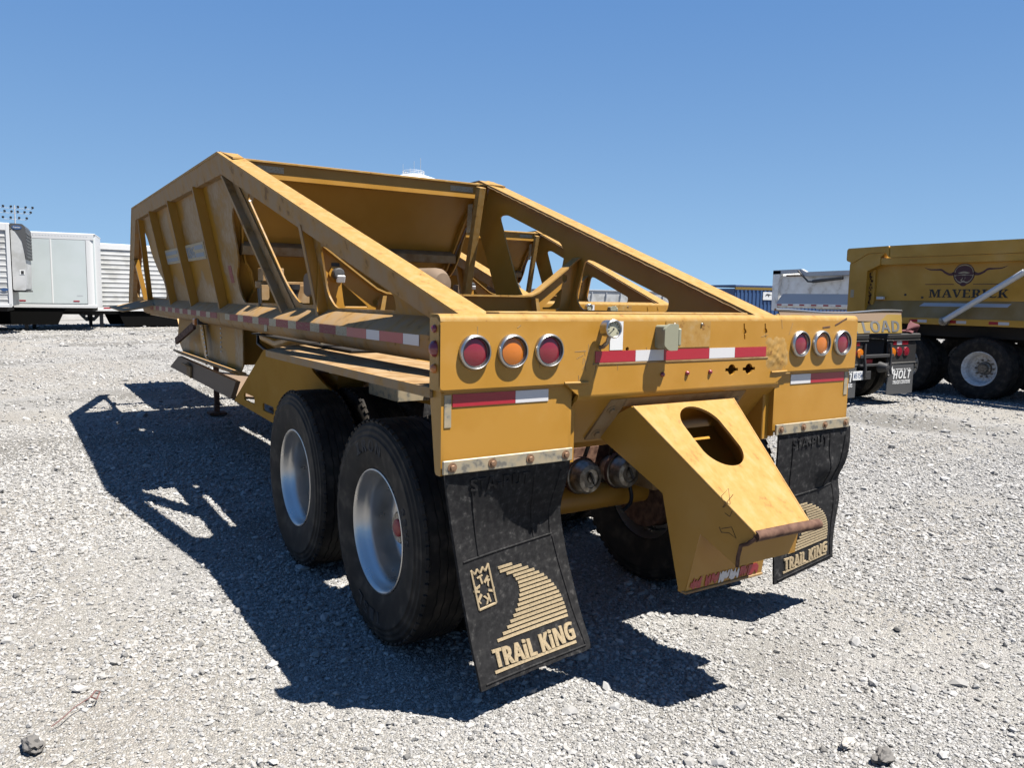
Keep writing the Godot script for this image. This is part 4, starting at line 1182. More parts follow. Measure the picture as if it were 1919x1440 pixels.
func make_ground() -> void:
	var nz := noise(0.16, 301, 3)
	var cells := noise(0.075, 311, 2, FastNoiseLite.TYPE_CELLULAR)
	cells.cellular_return_type = FastNoiseLite.RETURN_CELL_VALUE
	cells.cellular_jitter = 1.0
	cells.fractal_type = FastNoiseLite.FRACTAL_NONE
	var bumps := noise(0.075, 311, 2, FastNoiseLite.TYPE_CELLULAR)
	bumps.cellular_return_type = FastNoiseLite.RETURN_DISTANCE2_SUB
	bumps.cellular_jitter = 1.0
	bumps.fractal_type = FastNoiseLite.FRACTAL_NONE
	var m := mat("gravel_ground", Color.WHITE, 0.95)
	m.albedo_texture = ntex(cells, [0.0, lin(.185, .182, .176), 0.3, lin(.23, .225, .216), 0.6, lin(.265, .259, .248), 0.9, lin(.325, .322, .314), 1.0, lin(.35, .349, .345)], 1024)
	m.uv1_triplanar = true
	m.uv1_world_triplanar = true
	m.uv1_scale = Vector3.ONE * 1.15
	relief(m, ntex(bumps, [0.0, Color(0, 0, 0), 0.25, Color(.7, .7, .7), 0.7, Color(1, 1, 1)], 1024), 0.6)
	m.detail_enabled = true
	m.detail_blend_mode = BaseMaterial3D.BLEND_MODE_MUL
	m.detail_uv_layer = BaseMaterial3D.DETAIL_UV_2
	m.uv2_triplanar = true
	m.uv2_world_triplanar = true
	m.uv2_scale = Vector3.ONE * 0.045
	m.detail_albedo = ntex(noise(0.008, 321, 6), [0.25, Color(.78, .77, .75), 0.45, Color(1, 1, 1), 0.6, Color(.985, .975, .955), 0.8, Color(.96, .94, .91)], 512)
	var xs := []
	var k := -700.0
	for q in [[-700, -60, 40.0], [-60, -14, 2.0], [-14, 14, .35], [14, 60, 2.0], [60, 701, 40.0]]:
		k = q[0]
		while k < q[1] - 1e-4:
			xs.append(k)
			k += q[2]
	xs.append(700.0)
	var rows := []
	for z in xs:
		var line := []
		for x in xs:
			line.append(Vector3(x, ground_height(x, z - 4.0, nz) if absf(x) < 60 and absf(z) < 60 else -0.012, z - 4.0))
		rows.append(line)
	var b := Mb.new()
	b.grid(rows, false, false, true)
	var g := obj("ground", b, m, self)
	g.set_meta("kind", "structure")
	# loose stones: five shapes, thick near the trailer and thinning with distance
	var rock := StandardMaterial3D.new()
	rock.resource_name = "crushed_stone"
	rock.vertex_color_use_as_albedo = true
	rock.roughness = 0.92
	var patch := noise(0.35, 331, 3)
	var lane := noise(0.11, 341, 3)
	var r := RandomNumberGenerator.new()
	r.seed = 77
	var eye := Vector2(-2.5, 2.47)
	var counts := [[0.0, 3.4, 170000, .0050, 1.75], [3.4, 6.0, 200000, .0062, 1.3], [6.0, 11.0, 205000, .0082, 1.05], [11.0, 24.0, 160000, .0125, .9], [24.0, 45.0, 70000, .022, .85]]
	for shape in 5:
		var mm := MultiMesh.new()
		mm.transform_format = MultiMesh.TRANSFORM_3D
		mm.use_colors = true
		mm.mesh = stone_mesh(400 + shape, 0.26)
		var total := 0
		for c in counts: total += int(c[2] / 5)
		mm.instance_count = total
		var i := 0
		for c in counts:
			for q in int(c[2] / 5):
				var p := Vector2.ZERO
				for tries in 4:
					var rad := sqrt(r.randf_range(c[0] * c[0], c[1] * c[1]))
					var a: float = r.randf_range(-c[4], c[4]) + r.randfn(0.0, .10) + 0.571
					p = eye + Vector2(sin(a), -cos(a)) * rad
					var thick := smoothstep(-.34, -.05, patch.get_noise_2d(p.x, p.y)) * smoothstep(-.30, .02, lane.get_noise_2d(p.x * .6 + p.y * .3, p.y))
					if r.randf() < lerpf(0.28, 1.0, thick): break
				var s: float = c[3] * exp(r.randfn(-0.12, 0.46))
				if r.randf() < 0.010: s *= 2.0
				var bs := Basis.from_euler(Vector3(r.randf() * TAU, r.randf() * TAU, r.randf() * TAU)).scaled(Vector3(1, r.randf_range(.55, .85), 1) * s)
				bs = Basis(Vector3.UP, r.randf() * TAU) * bs
				mm.set_instance_transform(i, Transform3D(bs, Vector3(p.x, ground_height(p.x, p.y, nz) + s * r.randf_range(.0, .42), p.y)))
				var v := clampf(r.randfn(.208, .040), .065, .31)
				if r.randf() < 0.05: v *= .45
				var w := r.randf_range(.0, 1.0)
				mm.set_instance_color(i, Color(v, v * lerpf(1.0, .975, w), v * lerpf(1.0, .93, w)))
				i += 1
		var o := MultiMeshInstance3D.new()
		o.name = numbered("gravel")
		o.multimesh = mm
		o.material_override = rock
		o.set_meta("kind", "stuff")
		o.set_meta("label", "loose pale grey crushed stone spread over the yard")
		o.set_meta("category", "gravel")
		add_child(o)

func stone_mesh(salt: int, rough: float, fine := false) -> ArrayMesh:
	var r := RandomNumberGenerator.new()
	r.seed = salt
	var g := (1.0 + sqrt(5.0)) / 2.0
	var vs := [Vector3(-1, g, 0), Vector3(1, g, 0), Vector3(-1, -g, 0), Vector3(1, -g, 0), Vector3(0, -1, g), Vector3(0, 1, g), Vector3(0, -1, -g), Vector3(0, 1, -g), Vector3(g, 0, -1), Vector3(g, 0, 1), Vector3(-g, 0, -1), Vector3(-g, 0, 1)]
	var fs := [[0, 11, 5], [0, 5, 1], [0, 1, 7], [0, 7, 10], [0, 10, 11], [1, 5, 9], [5, 11, 4], [11, 10, 2], [10, 7, 6], [7, 1, 8], [3, 9, 4], [3, 4, 2], [3, 2, 6], [3, 6, 8], [3, 8, 9], [4, 9, 5], [2, 4, 11], [6, 2, 10], [8, 6, 7], [9, 8, 1]]
	var squash := Vector3(r.randf_range(.95, 1.3), r.randf_range(.65, .9), r.randf_range(.75, 1.05))
	var b := Mb.new()
	var nz := noise(1.3, salt, 3)
	var place := func(p: Vector3) -> Vector3:
		p = p.normalized()
		return p * (1.0 + rough * 1.9 * nz.get_noise_3d(p.x * 1.1, p.y * 1.1, p.z * 1.1)) * squash
	if fine:
		for step in 2:
			var next := []
			for f in fs:
				var ids := []
				for k in 3:
					vs.append(((vs[f[k]] as Vector3).normalized() + (vs[f[(k + 1) % 3]] as Vector3).normalized()) / 2.0)
					ids.append(vs.size() - 1)
				next.append_array([[f[0], ids[0], ids[2]], [ids[0], f[1], ids[1]], [ids[2], ids[1], f[2]], [ids[0], ids[1], ids[2]]])
			fs = next
		for f in fs:
			var a: Vector3 = place.call(vs[f[0]]); var c: Vector3 = place.call(vs[f[1]]); var d: Vector3 = place.call(vs[f[2]])
			b.flat([a, c, d], a + c + d)
	else:
		for i in vs.size(): vs[i] = vs[i].normalized() * r.randf_range(1.0 - rough, 1.0 + rough) * squash
		for f in fs: b.flat([vs[f[0]], vs[f[1]], vs[f[2]]], vs[f[0]] + vs[f[1]] + vs[f[2]])
	return b.mesh()

func loose_things() -> void:
	for q in [[-2.50, -.64, .046, "rock_dark", "large dark grey rock lying alone in the front left corner of the gravel", .9], [.06, .98, .036, "rock_dark", "dark grey rock at the bottom edge of the gravel, right of the mud flap", 1.0], [.03, .86, .030, "pale_rock", "pale rock touching the dark rock near the bottom edge", 1.0]]:
		var o := put("rock", stone_mesh(int(q[2] * 10000), .3, true), M[q[3]], self)
		o.position = Vector3(q[0], q[2] * .30, q[1])
		o.scale = Vector3(q[2] * 1.1, q[2] * .75, q[2] * .8)
		o.rotation.y = q[0] * 3.0
		tag(o, q[4], "rock", "larger rocks among the gravel")
	var b := Mb.new()
	b.tube([Vector3(-2.44, .012, -.74), Vector3(-2.40, .02, -.77), Vector3(-2.36, .022, -.83), Vector3(-2.30, .03, -.87)], .002, 6)
	b.tube([Vector3(-2.30, .03, -.87), Vector3(-2.28, .045, -.885), Vector3(-2.265, .03, -.90), Vector3(-2.28, .02, -.86), Vector3(-2.30, .04, -.85)], .0028, 6)
	tag(obj("twig", b, M.twig, self), "thin reddish brown twig lying beside the large dark rock", "twig")


# ---------------------------------------------------------------- vehicles behind
func box_van(label: String, category: String, group: String, at: Vector3, turn: float, len: float, style: String) -> Node3D:   # a semi trailer: nose at x = 0, running to -x; side facing +z; at is the nose's near foot
	var t := thing("semi_trailer", label, category, at, turn, group)
	var h0 := 1.02; var h1 := 3.98; var w := 2.59
	var skin: Material = M.van_panel if style == "smooth" else M.white_body
	var y0 := 1.16; var y1 := 3.72
	a_box("body", Vector3(-len / 2, (h0 + h1) / 2, -w / 2), Vector3(len - .06, h1 - h0 - .04, w - .06), skin, t, .02)
	a_box("roof", Vector3(-len / 2, h1 - .01, -w / 2), Vector3(len, .05, w), M.van_metal, t, .015)
	a_box("top_rail", Vector3(-len / 2, h1 - .13, .0), Vector3(len - .1, .24, .03), M.van_metal, t, .01)
	a_box("bottom_rail", Vector3(-len / 2, h0 + .03, .0), Vector3(len - .06, .13, .04), M.van_metal, t, .01)
	if style == "smooth":
		var x := -.34
		while x > -len + .3:
			var seam := -1.245 if x > -.5 else -1.22
			a_box("side_panel", Vector3(x + seam / 2, (y0 + y1) / 2, .0), Vector3(-seam - .035, y1 - y0, .022), M.van_panel, t, .006)
			a_box("panel_joint", Vector3(x + seam, (y0 + y1) / 2, .006), Vector3(.055, y1 - y0, .028), M.white_paint, t, .01)
			x += seam
		var b := Mb.new()   # rivets along the top rail
		for k in 60: b.ball(Vector3(-.3 - .11 * k, h1 - .10, .016), Vector3.ONE * .014, 3)
		obj("rivets", b, M.grey_panel, t)
		a_prism("nose", PackedVector2Array([Vector2(-.34, .012), Vector2(-.20, .012), Vector2(-.09, -.03), Vector2(-.02, -.12), Vector2(.0, -.3), Vector2(.0, -2.3), Vector2(-.05, -2.5), Vector2(-.34, -2.58)]), Transform3D(Basis(Vector3(1, 0, 0), Vector3(0, 0, 1), Vector3(0, 1, 0)), Vector3(0, h0, 0)), 0.0, h1 - h0 - .05, M.van_metal, t)
		for q in [[-.75, .22], [-2.65, .25], [-3.35, .25], [-5.2, .25]]:
			a_box("reflector", Vector3(q[0], y0 + .10, .016), Vector3(q[1], .05, .006), M.tape_red, t, .001)
		strip(t, "number", Vector3(-.62, y0 + .32, .012), Vector3(1, 0, 0), Vector3.UP, .22, .04, M.grey_panel)
	else:
		var y := y0 + .05
		while y < y1 - .05:   # horizontal corrugations
			var prof := PackedVector2Array([Vector2(.0, y), Vector2(.014, y + .03), Vector2(.014, y + .07), Vector2(.0, y + .10)])
			a_prism("corrugation", prof, Transform3D(Basis(Vector3(0, 0, 1), Vector3.UP, Vector3(1, 0, 0)), Vector3(0, 0, -.03)), -len + .1, -.12, M.white_body, t)
			y += .205
		for q in [[-.75, .2], [-2.2, .2], [-4.4, .2], [-6.6, .2]]:
			a_box("reflector", Vector3(-len - q[0] if q[0] > -1 else q[0], h0 + .12, .022), Vector3(q[1], .05, .006), M.tape_red, t, .001)
		a_box("nose_post", Vector3(-.06, (h0 + h1) / 2, .0), Vector3(.12, h1 - h0, .04), M.van_metal, t, .01)
		a_box("tail_post", Vector3(-len + .06, (h0 + h1) / 2, .0), Vector3(.12, h1 - h0, .04), M.van_metal, t, .01)
	# undercarriage: landing gear, side skirt, wheels
	var lg := group_part("landing_gear", t)
	for z in [-.35, -2.2]:
		a_box("leg", Vector3(-2.6, .52, z), Vector3(.13, 1.0, .13), M.dark_steel, lg)
		a_box("foot", Vector3(-2.6, .03, z), Vector3(.30, .06, .26), M.dark_steel, lg)
	a_prism("mounting_plate", P([-3.25, h0 - .04, -1.95, h0 - .04, -2.42, .46, -2.78, .46]), Transform3D(Basis(), Vector3(0, 0, -.28)), 0, .03, M.grey_panel, lg, [oval(-2.98, .90, .05, .04, 10), oval(-2.25, .90, .05, .04, 10), oval(-2.75, .70, .05, .04, 10), oval(-2.45, .70, .05, .04, 10)])
	var sk := -1.15 if style == "smooth" else -3.2
	a_prism("side_skirt", P([sk, h0 - .03, -len + 4.2, h0 - .03, -len + 4.2, .30, sk - .3, .30]), Transform3D(Basis(), Vector3(0, 0, -.06)), 0, .03, M.skirt, t)
	a_prism("far_side_skirt", P([-3.2, h0 - .03, -len + 4.2, h0 - .03, -len + 4.2, .30, -3.5, .30]), Transform3D(Basis(), Vector3(0, 0, -2.5)), 0, .03, M.skirt, t)
	a_box("floor_frame", Vector3(-len / 2, h0 - .10, -w / 2), Vector3(len - .4, .16, 2.2), M.undercarriage, t)
	for x in [-len + 2.9, -len + 1.6]:
		for z in [-.18, -2.4]:
			var wb := group_part("wheel", t, Transform3D(Basis(), Vector3(x, .51, z)))
			put("tyre", tyre_mesh(), M.tread, wb)
			put("rim", rim_mesh(true), M.white_wheel, wb)
	return t

func reefer_unit(t: Node3D) -> void:   # cooling unit on a trailer's nose
	var g := group_part("cooling_unit", t, Transform3D(Basis(), Vector3(0, 0, -.12)))
	var X := Transform3D(Basis(Vector3(1, 0, 0), Vector3.UP, Vector3(0, 0, 1)), Vector3.ZERO)
	a_prism("housing", rnd(P([.02, 1.60, .43, 1.60, .45, 2.6, .38, 3.35, .18, 3.72, .02, 3.80]), .08, 5), X, -2.2, 0.0, M.white_body, g)
	a_prism("dark_top", rnd(P([.01, 3.82, .16, 3.74, .36, 3.37, .46, 2.75, .50, 2.75, .49, 3.85, .40, 3.99, .01, 4.0]), .04, 4), X, -2.15, .01, M.charcoal, g)
	var gr := Mb.new()
	for k in 8: gr.box(Vector3(.50, 2.82 + .12 * k, -1.0), Vector3(.03, .07, 2.0), Basis(), .02)
	obj("grille", gr, M.charcoal, g)
	a_prism("emblem", oval(.22, 3.86, .16, .075, 24), X, .011, .02, M.blue_box, g)
	a_text("emblem_lettering", "Carrier", "Droid Sans", fr(Vector3(.11, 3.835, .0205 ), Vector3(1, 0, 0), Vector3.UP), .22, .055, .004, M.label_white, g)
	a_box("panel", Vector3(.32, 2.25, .003), Vector3(.16, .17, .01), M.white_paint, g)
	a_box("display", Vector3(.33, 2.25, .010), Vector3(.09, .12, .008), M.black, g)
	a_box("base", Vector3(.23, 1.57, -1.1), Vector3(.46, .06, 2.1), M.dark_steel, g)

func left_row() -> void:
	var a := box_van("white corrugated trailer with a cooling unit on its nose, at the left edge", "trailer", "white semi trailers across the yard", Vector3(-2.36, 0, -31.2), -.10, 15.0, "corrugated")
	reefer_unit(a)
	a_prism("emblem", oval(-.24, 1.62, .12, .06, 20), Transform3D(), .006, .012, M.blue_box, a)
	box_van("white trailer with smooth panelled side and rounded nose, beside the cooling unit", "trailer", "white semi trailers across the yard", Vector3(.58, -.06, -33.9), -.17, 16.0, "smooth")
	var c := box_van("white corrugated trailer furthest back, marked for lifting, behind the front of the yellow dump trailer", "trailer", "white semi trailers across the yard", Vector3(-1.9, -.25, -39.2), PI + .16, 15.0, "corrugated")
	# its far side faces the yard once turned round
	for z in [-2.59]:
		a_text("lettering", "LIFT HERE!", "Droid Sans", Transform3D(Basis(Vector3(-1, 0, 0), Vector3.UP, Vector3(0, 0, -1)), Vector3(-3.6, 1.13, z - .012)), .85, .11, .004, M.charcoal, c)
		var y := 1.21
		while y < 3.67:
			a_prism("corrugation", PackedVector2Array([Vector2(.0, y), Vector2(-.014, y + .03), Vector2(-.014, y + .07), Vector2(.0, y + .10)]), Transform3D(Basis(Vector3(0, 0, 1), Vector3.UP, Vector3(1, 0, 0)), Vector3(0, 0, -2.565)), -14.9, -.12, M.white_body, c)
			y += .205
		a_box("reflector", Vector3(-2.75, 1.12, -2.6), Vector3(.3, .06, .006), M.tape_red, c, .001)
		a_box("bottom_rail", Vector3(-7.5, 1.05, -2.58), Vector3(14.94, .13, .04), M.van_metal, c, .01)
		a_box("top_rail", Vector3(-7.5, 3.85, -2.585), Vector3(14.9, .24, .03), M.van_metal, c, .01)
		a_box("white_brace", Vector3(-8.2, .62, -2.3), Vector3(1.6, .10, .10), M.white_paint, c, .01, Basis(Vector3(0, 0, 1), .35))
		a_box("white_brace", Vector3(-9.4, .62, -2.3), Vector3(1.4, .10, .10), M.white_paint, c, .01, Basis(Vector3(0, 0, 1), -.35))
	# flood light mast far behind
	var p := thing("floodlight_mast", "tall thin floodlight mast with three rows of lamps, behind the white trailers", "floodlight", Vector3(-.94, 0, -153.7))
	a_lathe("mast", [Vector2(.16, 0), Vector2(.09, 15.6), Vector2(0, 15.6)], Transform3D(Basis(Vector3(1, 0, 0), Vector3(0, 0, -1), Vector3(0, 1, 0)), Vector3.ZERO), M.grey_panel, p, 12)
	for row in [[15.1, 2.6, 6], [14.3, 2.3, 6], [13.3, 1.7, 4]]:
		a_box("cross_arm", Vector3(0, row[0], 0), Vector3(row[1] * 2.0, .08, .08), M.grey_panel, p)
		for k in row[2]:
			var x: float = lerpf(-row[1], row[1], float(k) / (row[2] - 1))
			a_lathe("floodlight", [Vector2(0, -.18), Vector2(.10, -.16), Vector2(.21, .08), Vector2(.19, .10), Vector2(0, .10)], axis(Vector3(x, row[0] + .28, .1), Vector3(.5 - fmod(k, 2), -.55, 1)), M.dark_steel, p, 12)
	# water tower beyond the hopper
	var w := thing("water_tower", "white domed water tower top with railing and aerials, showing over the hopper rim", "water tower", Vector3(108.4, 0, -230.4))
	a_lathe("tank", [Vector2(5.0, 0), Vector2(3.2, 3), Vector2(2.6, 9), Vector2(2.8, 24), Vector2(5.2, 28), Vector2(9.4, 31.5), Vector2(10.6, 34.5), Vector2(10.0, 37.0), Vector2(7.6, 38.9), Vector2(4.6, 39.9), Vector2(3.0, 40.3), Vector2(0, 40.5)], Transform3D(Basis(Vector3(1, 0, 0), Vector3(0, 0, -1), Vector3(0, 1, 0)), Vector3.ZERO), M.white_paint, w, 48)
	var rl := Mb.new()
	for y in [40.45, 40.9, 41.4]:
		var path := []
		for k in 33: path.append(Vector3(cos(TAU * k / 32.0) * 3.4, y, sin(TAU * k / 32.0) * 3.4))
		rl.tube(path, .06, 5, false)
	for k in 16:
		var q := Vector3(cos(TAU * k / 16.0) * 3.4, 0, sin(TAU * k / 16.0) * 3.4)
		rl.tube([q + Vector3(0, 39.8, 0), q + Vector3(0, 41.4, 0)], .06, 5)
	obj("railing", rl, M.white_paint, w)
	for q in [[-2.9, -1.6, 43.6, .05], [.2, 0, 44.6, .06], [1.9, 1.2, 45.6, .07], [-1.0, -.4, 42.6, .04]]:
		a_tube("aerial", [Vector3(q[0], 40.2, q[1]), Vector3(q[0], q[2], q[1])], q[3], M.grey_panel, w, 6)

func longhorn(b: Mb, white: Mb, f: Transform3D) -> void:   # emblem of a horned head, in metres around its middle
	b.prism(oval(0, 0, .185, .19, 32), f, 0.0, .003, [oval(0, .005, .168, .172, 32)])
	white.prism(oval(0, .005, .166, .170, 32), f, 0.0, .0025)
	b.prism(curve(P([-.145, .06, -.10, .125, 0, .15, .10, .125, .145, .06, .12, .025, .0, .05, -.12, .025])), f, .003, .005)
	b.prism(curve(P([-.155, .035, -.06, .012, 0, .02, .06, .012, .155, .035, .15, -.015, .05, -.005, 0, .0, -.05, -.005, -.15, -.015])), f, .003, .005)
	b.prism(curve(P([-.145, -.03, -.03, -.018, -.02, -.06, -.05, -.10, -.04, -.13, -.09, -.12, -.135, -.07])), f, .003, .005)
	b.prism(curve(P([.145, -.03, .03, -.018, .03, -.07, .01, -.10, .04, -.13, .09, -.12, .135, -.07])), f, .003, .005)
	b.prism(curve(P([-.02, -.025, .018, -.025, .02, -.07, .0, -.11, -.03, -.105, -.012, -.07])), f, .003, .005)
	b.prism(oval(.0, -.175, .055, .035, 20), f, .003, .005)
	for s in [-1, 1]:
		b.prism(curve(P([.175 * s, .045, .24 * s, .02, .32 * s, .05, .40 * s, .10, .50 * s, .10, .62 * s, .105, .72 * s, .135, .62 * s, .085, .50 * s, .075, .40 * s, .065, .34 * s, .02, .25 * s, -.02, .175 * s, -.01])), f, 0.0, .003)

func yellow_dump_truck() -> void:
	var t := thing("dump_truck", "large yellow dump truck lettered MAVERICK with a horned head emblem, at the right edge", "dump truck", Vector3(11.6, 0, -7.18))
	# local: x = 0 is the near side, z runs from the tailgate (0) to the cab end
	var S := Transform3D(Basis(Vector3(0, 0, 1), Vector3.UP, Vector3(-1, 0, 0)), Vector3.ZERO)
	a_box("far_side", Vector3(2.3, 2.05, 3.3), Vector3(.10, 1.30, 6.4), M.truck_yellow, t)
	a_box("bed_floor", Vector3(1.2, 1.42, 3.3), Vector3(2.2, .10, 6.4), M.truck_yellow, t)
	a_box("tailgate", Vector3(1.2, 2.05, .05), Vector3(2.3, 1.25, .08), M.truck_yellow, t)
	a_box("headboard", Vector3(1.2, 2.1, 6.5), Vector3(2.3, 1.4, .08), M.truck_yellow, t)
	a_prism("side_sheet", P([.38, 1.70, 6.5, 1.72, 6.5, 2.42, .38, 2.40]), S, -.12, -.10, M.truck_yellow, t)
	a_prism("top_band", P([.88, 2.505, 6.5, 2.515, 6.5, 2.745, .88, 2.725]), S, -.10, .03, M.truck_yellow, t)
	a_prism("lower_band", P([.66, 2.375, 6.5, 2.39, 6.5, 2.512, .70, 2.50]), S, -.10, .012, M.truck_yellow, t)
	a_prism("corner_cap", rnd(P([-.01, 2.47, .12, 2.42, .45, 2.60, .80, 2.605, .88, 2.50, .87, 2.725, .02, 2.71, -.01, 2.68]), .03, 3), S, -.14, .045, M.truck_yellow, t)
	a_prism("corner_post", P([.06, 1.40, .44, 1.40, .44, 2.26, .70, 2.375, .70, 2.52, .80, 2.60, .45, 2.595, .12, 2.415, .06, 2.40]), S, -.16, .03, M.truck_yellow, t)
	var rs := Mb.new()
	var r := RandomNumberGenerator.new(); r.seed = 9
	for k in 34:
		var y := r.randf_range(1.48, 2.24)
		rs.prism(oval(.445 + r.randf_range(0, .06), y, r.randf_range(.008, .03), r.randf_range(.008, .03), 7), Transform3D(S.basis, Vector3(.06 + .0, 0, 0)), .0, .002)
	a_prism("inner_post", P([.43, 1.48, .56, 1.48, .56, 2.30, .43, 2.25]), S, -.10, -.062, M.truck_yellow, t)
	obj("rust_patches", rs, M.rust, t)
	var lo := Mb.new()
	lo.hexa([Vector3(.11, 1.71, .40), Vector3(.11, 1.72, 6.5), Vector3(-.05, 1.40, 6.5), Vector3(-.05, 1.38, .40), Vector3(.13, 1.69, .40), Vector3(.13, 1.70, 6.5), Vector3(-.03, 1.38, 6.5), Vector3(-.03, 1.36, .40)])
	obj("sloped_sheet", lo, M.truck_dusty, t)
	a_box("side_rail", Vector3(-.03, 1.335, 3.45), Vector3(.06, .115, 6.1), M.truck_yellow, t)
	var z := 1.38
	while z < 6.2:
		a_box("reflective_tape", Vector3(-.0615, 1.335, z + .075), Vector3(.003, .05, .15), M.tape_red, t, .001)
		a_box("reflective_tape", Vector3(-.0615, 1.333, z + .24), Vector3(.003, .05, .17), M.tape_white, t, .001)
		z += .70
	# lettering and emblem on the side sheet
	var L := fr(Vector3(.099, 0, 0), Vector3(0, 0, 1), Vector3.UP, Vector3(-1, 0, 0))
	a_text("lettering", "MAVERICK", "Droid Serif", Transform3D(L.basis, Vector3(.0995, 1.765, 1.62)), 1.36, .145, .004, M.black, t)
	var dark := Mb.new(); var pale := Mb.new()
	longhorn(dark, pale, Transform3D(L.basis * 1.0, Vector3(.0995, 2.175, 2.22)))
	for q in [[1.54, 2.06], [2.39, 2.86]]:
		dark.box(Vector3(.098, 2.00, (q[0] + q[1]) / 2), Vector3(.004, .011, q[1] - q[0]), Basis(), .0005)
	obj("emblem_ground", pale, M.tape_white_worn, t)
	obj("emblem", dark, M.maroon, t)
	var st := Mb.new()   # long narrow sticker on the sloped sheet
	st.hexa([Vector3(.082, 1.665, 1.55), Vector3(.082, 1.665, 3.05), Vector3(.052, 1.605, 3.0), Vector3(.052, 1.605, 1.48), Vector3(.09, 1.66, 1.55), Vector3(.09, 1.66, 3.05), Vector3(.06, 1.60, 3.0), Vector3(.06, 1.60, 1.48)])
	obj("worn_sticker", st, M.grey_panel, t)
	for q in [[1.17, 1.81], [1.50, 1.76]]: a_prism("hole", oval(q[0], q[1], .025, .022, 10), S, -.099, -.096, M.black, t)
	a_box("white_bracket", Vector3(.06, 1.745, .70), Vector3(.06, .05, .14), M.label_white, t)
	a_box("sticker", Vector3(-.033, 1.825, .15), Vector3(.003, .15, .075), M.tape_white_worn, t, .001)
	# tarp arm
	var arm := group_part("tarp_arm", t)
	a_tube("arm_tube", [Vector3(-.16, 1.36, 2.08), Vector3(-.16, 2.19, 3.32)], .050, M.van_metal, arm, 16)
	a_tube("arm_tip", [Vector3(-.16, 2.18, 3.31), Vector3(-.16, 2.42, 3.62)], .042, M.van_metal, arm, 16)
	a_lathe("pivot", [Vector2(0, -.05), Vector2(.08, -.05), Vector2(.08, .03), Vector2(.03, .05), Vector2(0, .05)], axis(Vector3(-.14, 1.345, 2.06), Vector3(-1, 0, 0)), M.steel, arm, 20)
	# chassis and wheels
	a_box("chassis", Vector3(1.2, 1.12, 3.4), Vector3(1.0, .26, 6.2), M.undercarriage, t)
	a_box("hoist_frame", Vector3(.30, 1.16, 3.4), Vector3(.10, .20, 5.6), M.undercarriage, t)
	for z2 in [1.25, 2.63, 4.1]:
		wheel(t, Vector3(.16, .535, z2), -1.0, M.white_wheel if z2 > 2 else M.aluminium, true, M.steel, 1.03)
		wheel(t, Vector3(.50, .535, z2), 1.0, M.white_wheel, false, null, 1.03)
		wheel(t, Vector3(2.25, .535, z2), 1.0, M.white_wheel, true, M.steel, 1.03)
		a_tube("axle", [Vector3(.3, .535, z2), Vector3(2.2, .535, z2)], .08, M.undercarriage, t, 12)
	a_box("cab_back", Vector3(1.2, 1.9, 7.2), Vector3(2.2, 1.9, 1.1), M.truck_yellow, t, .1)

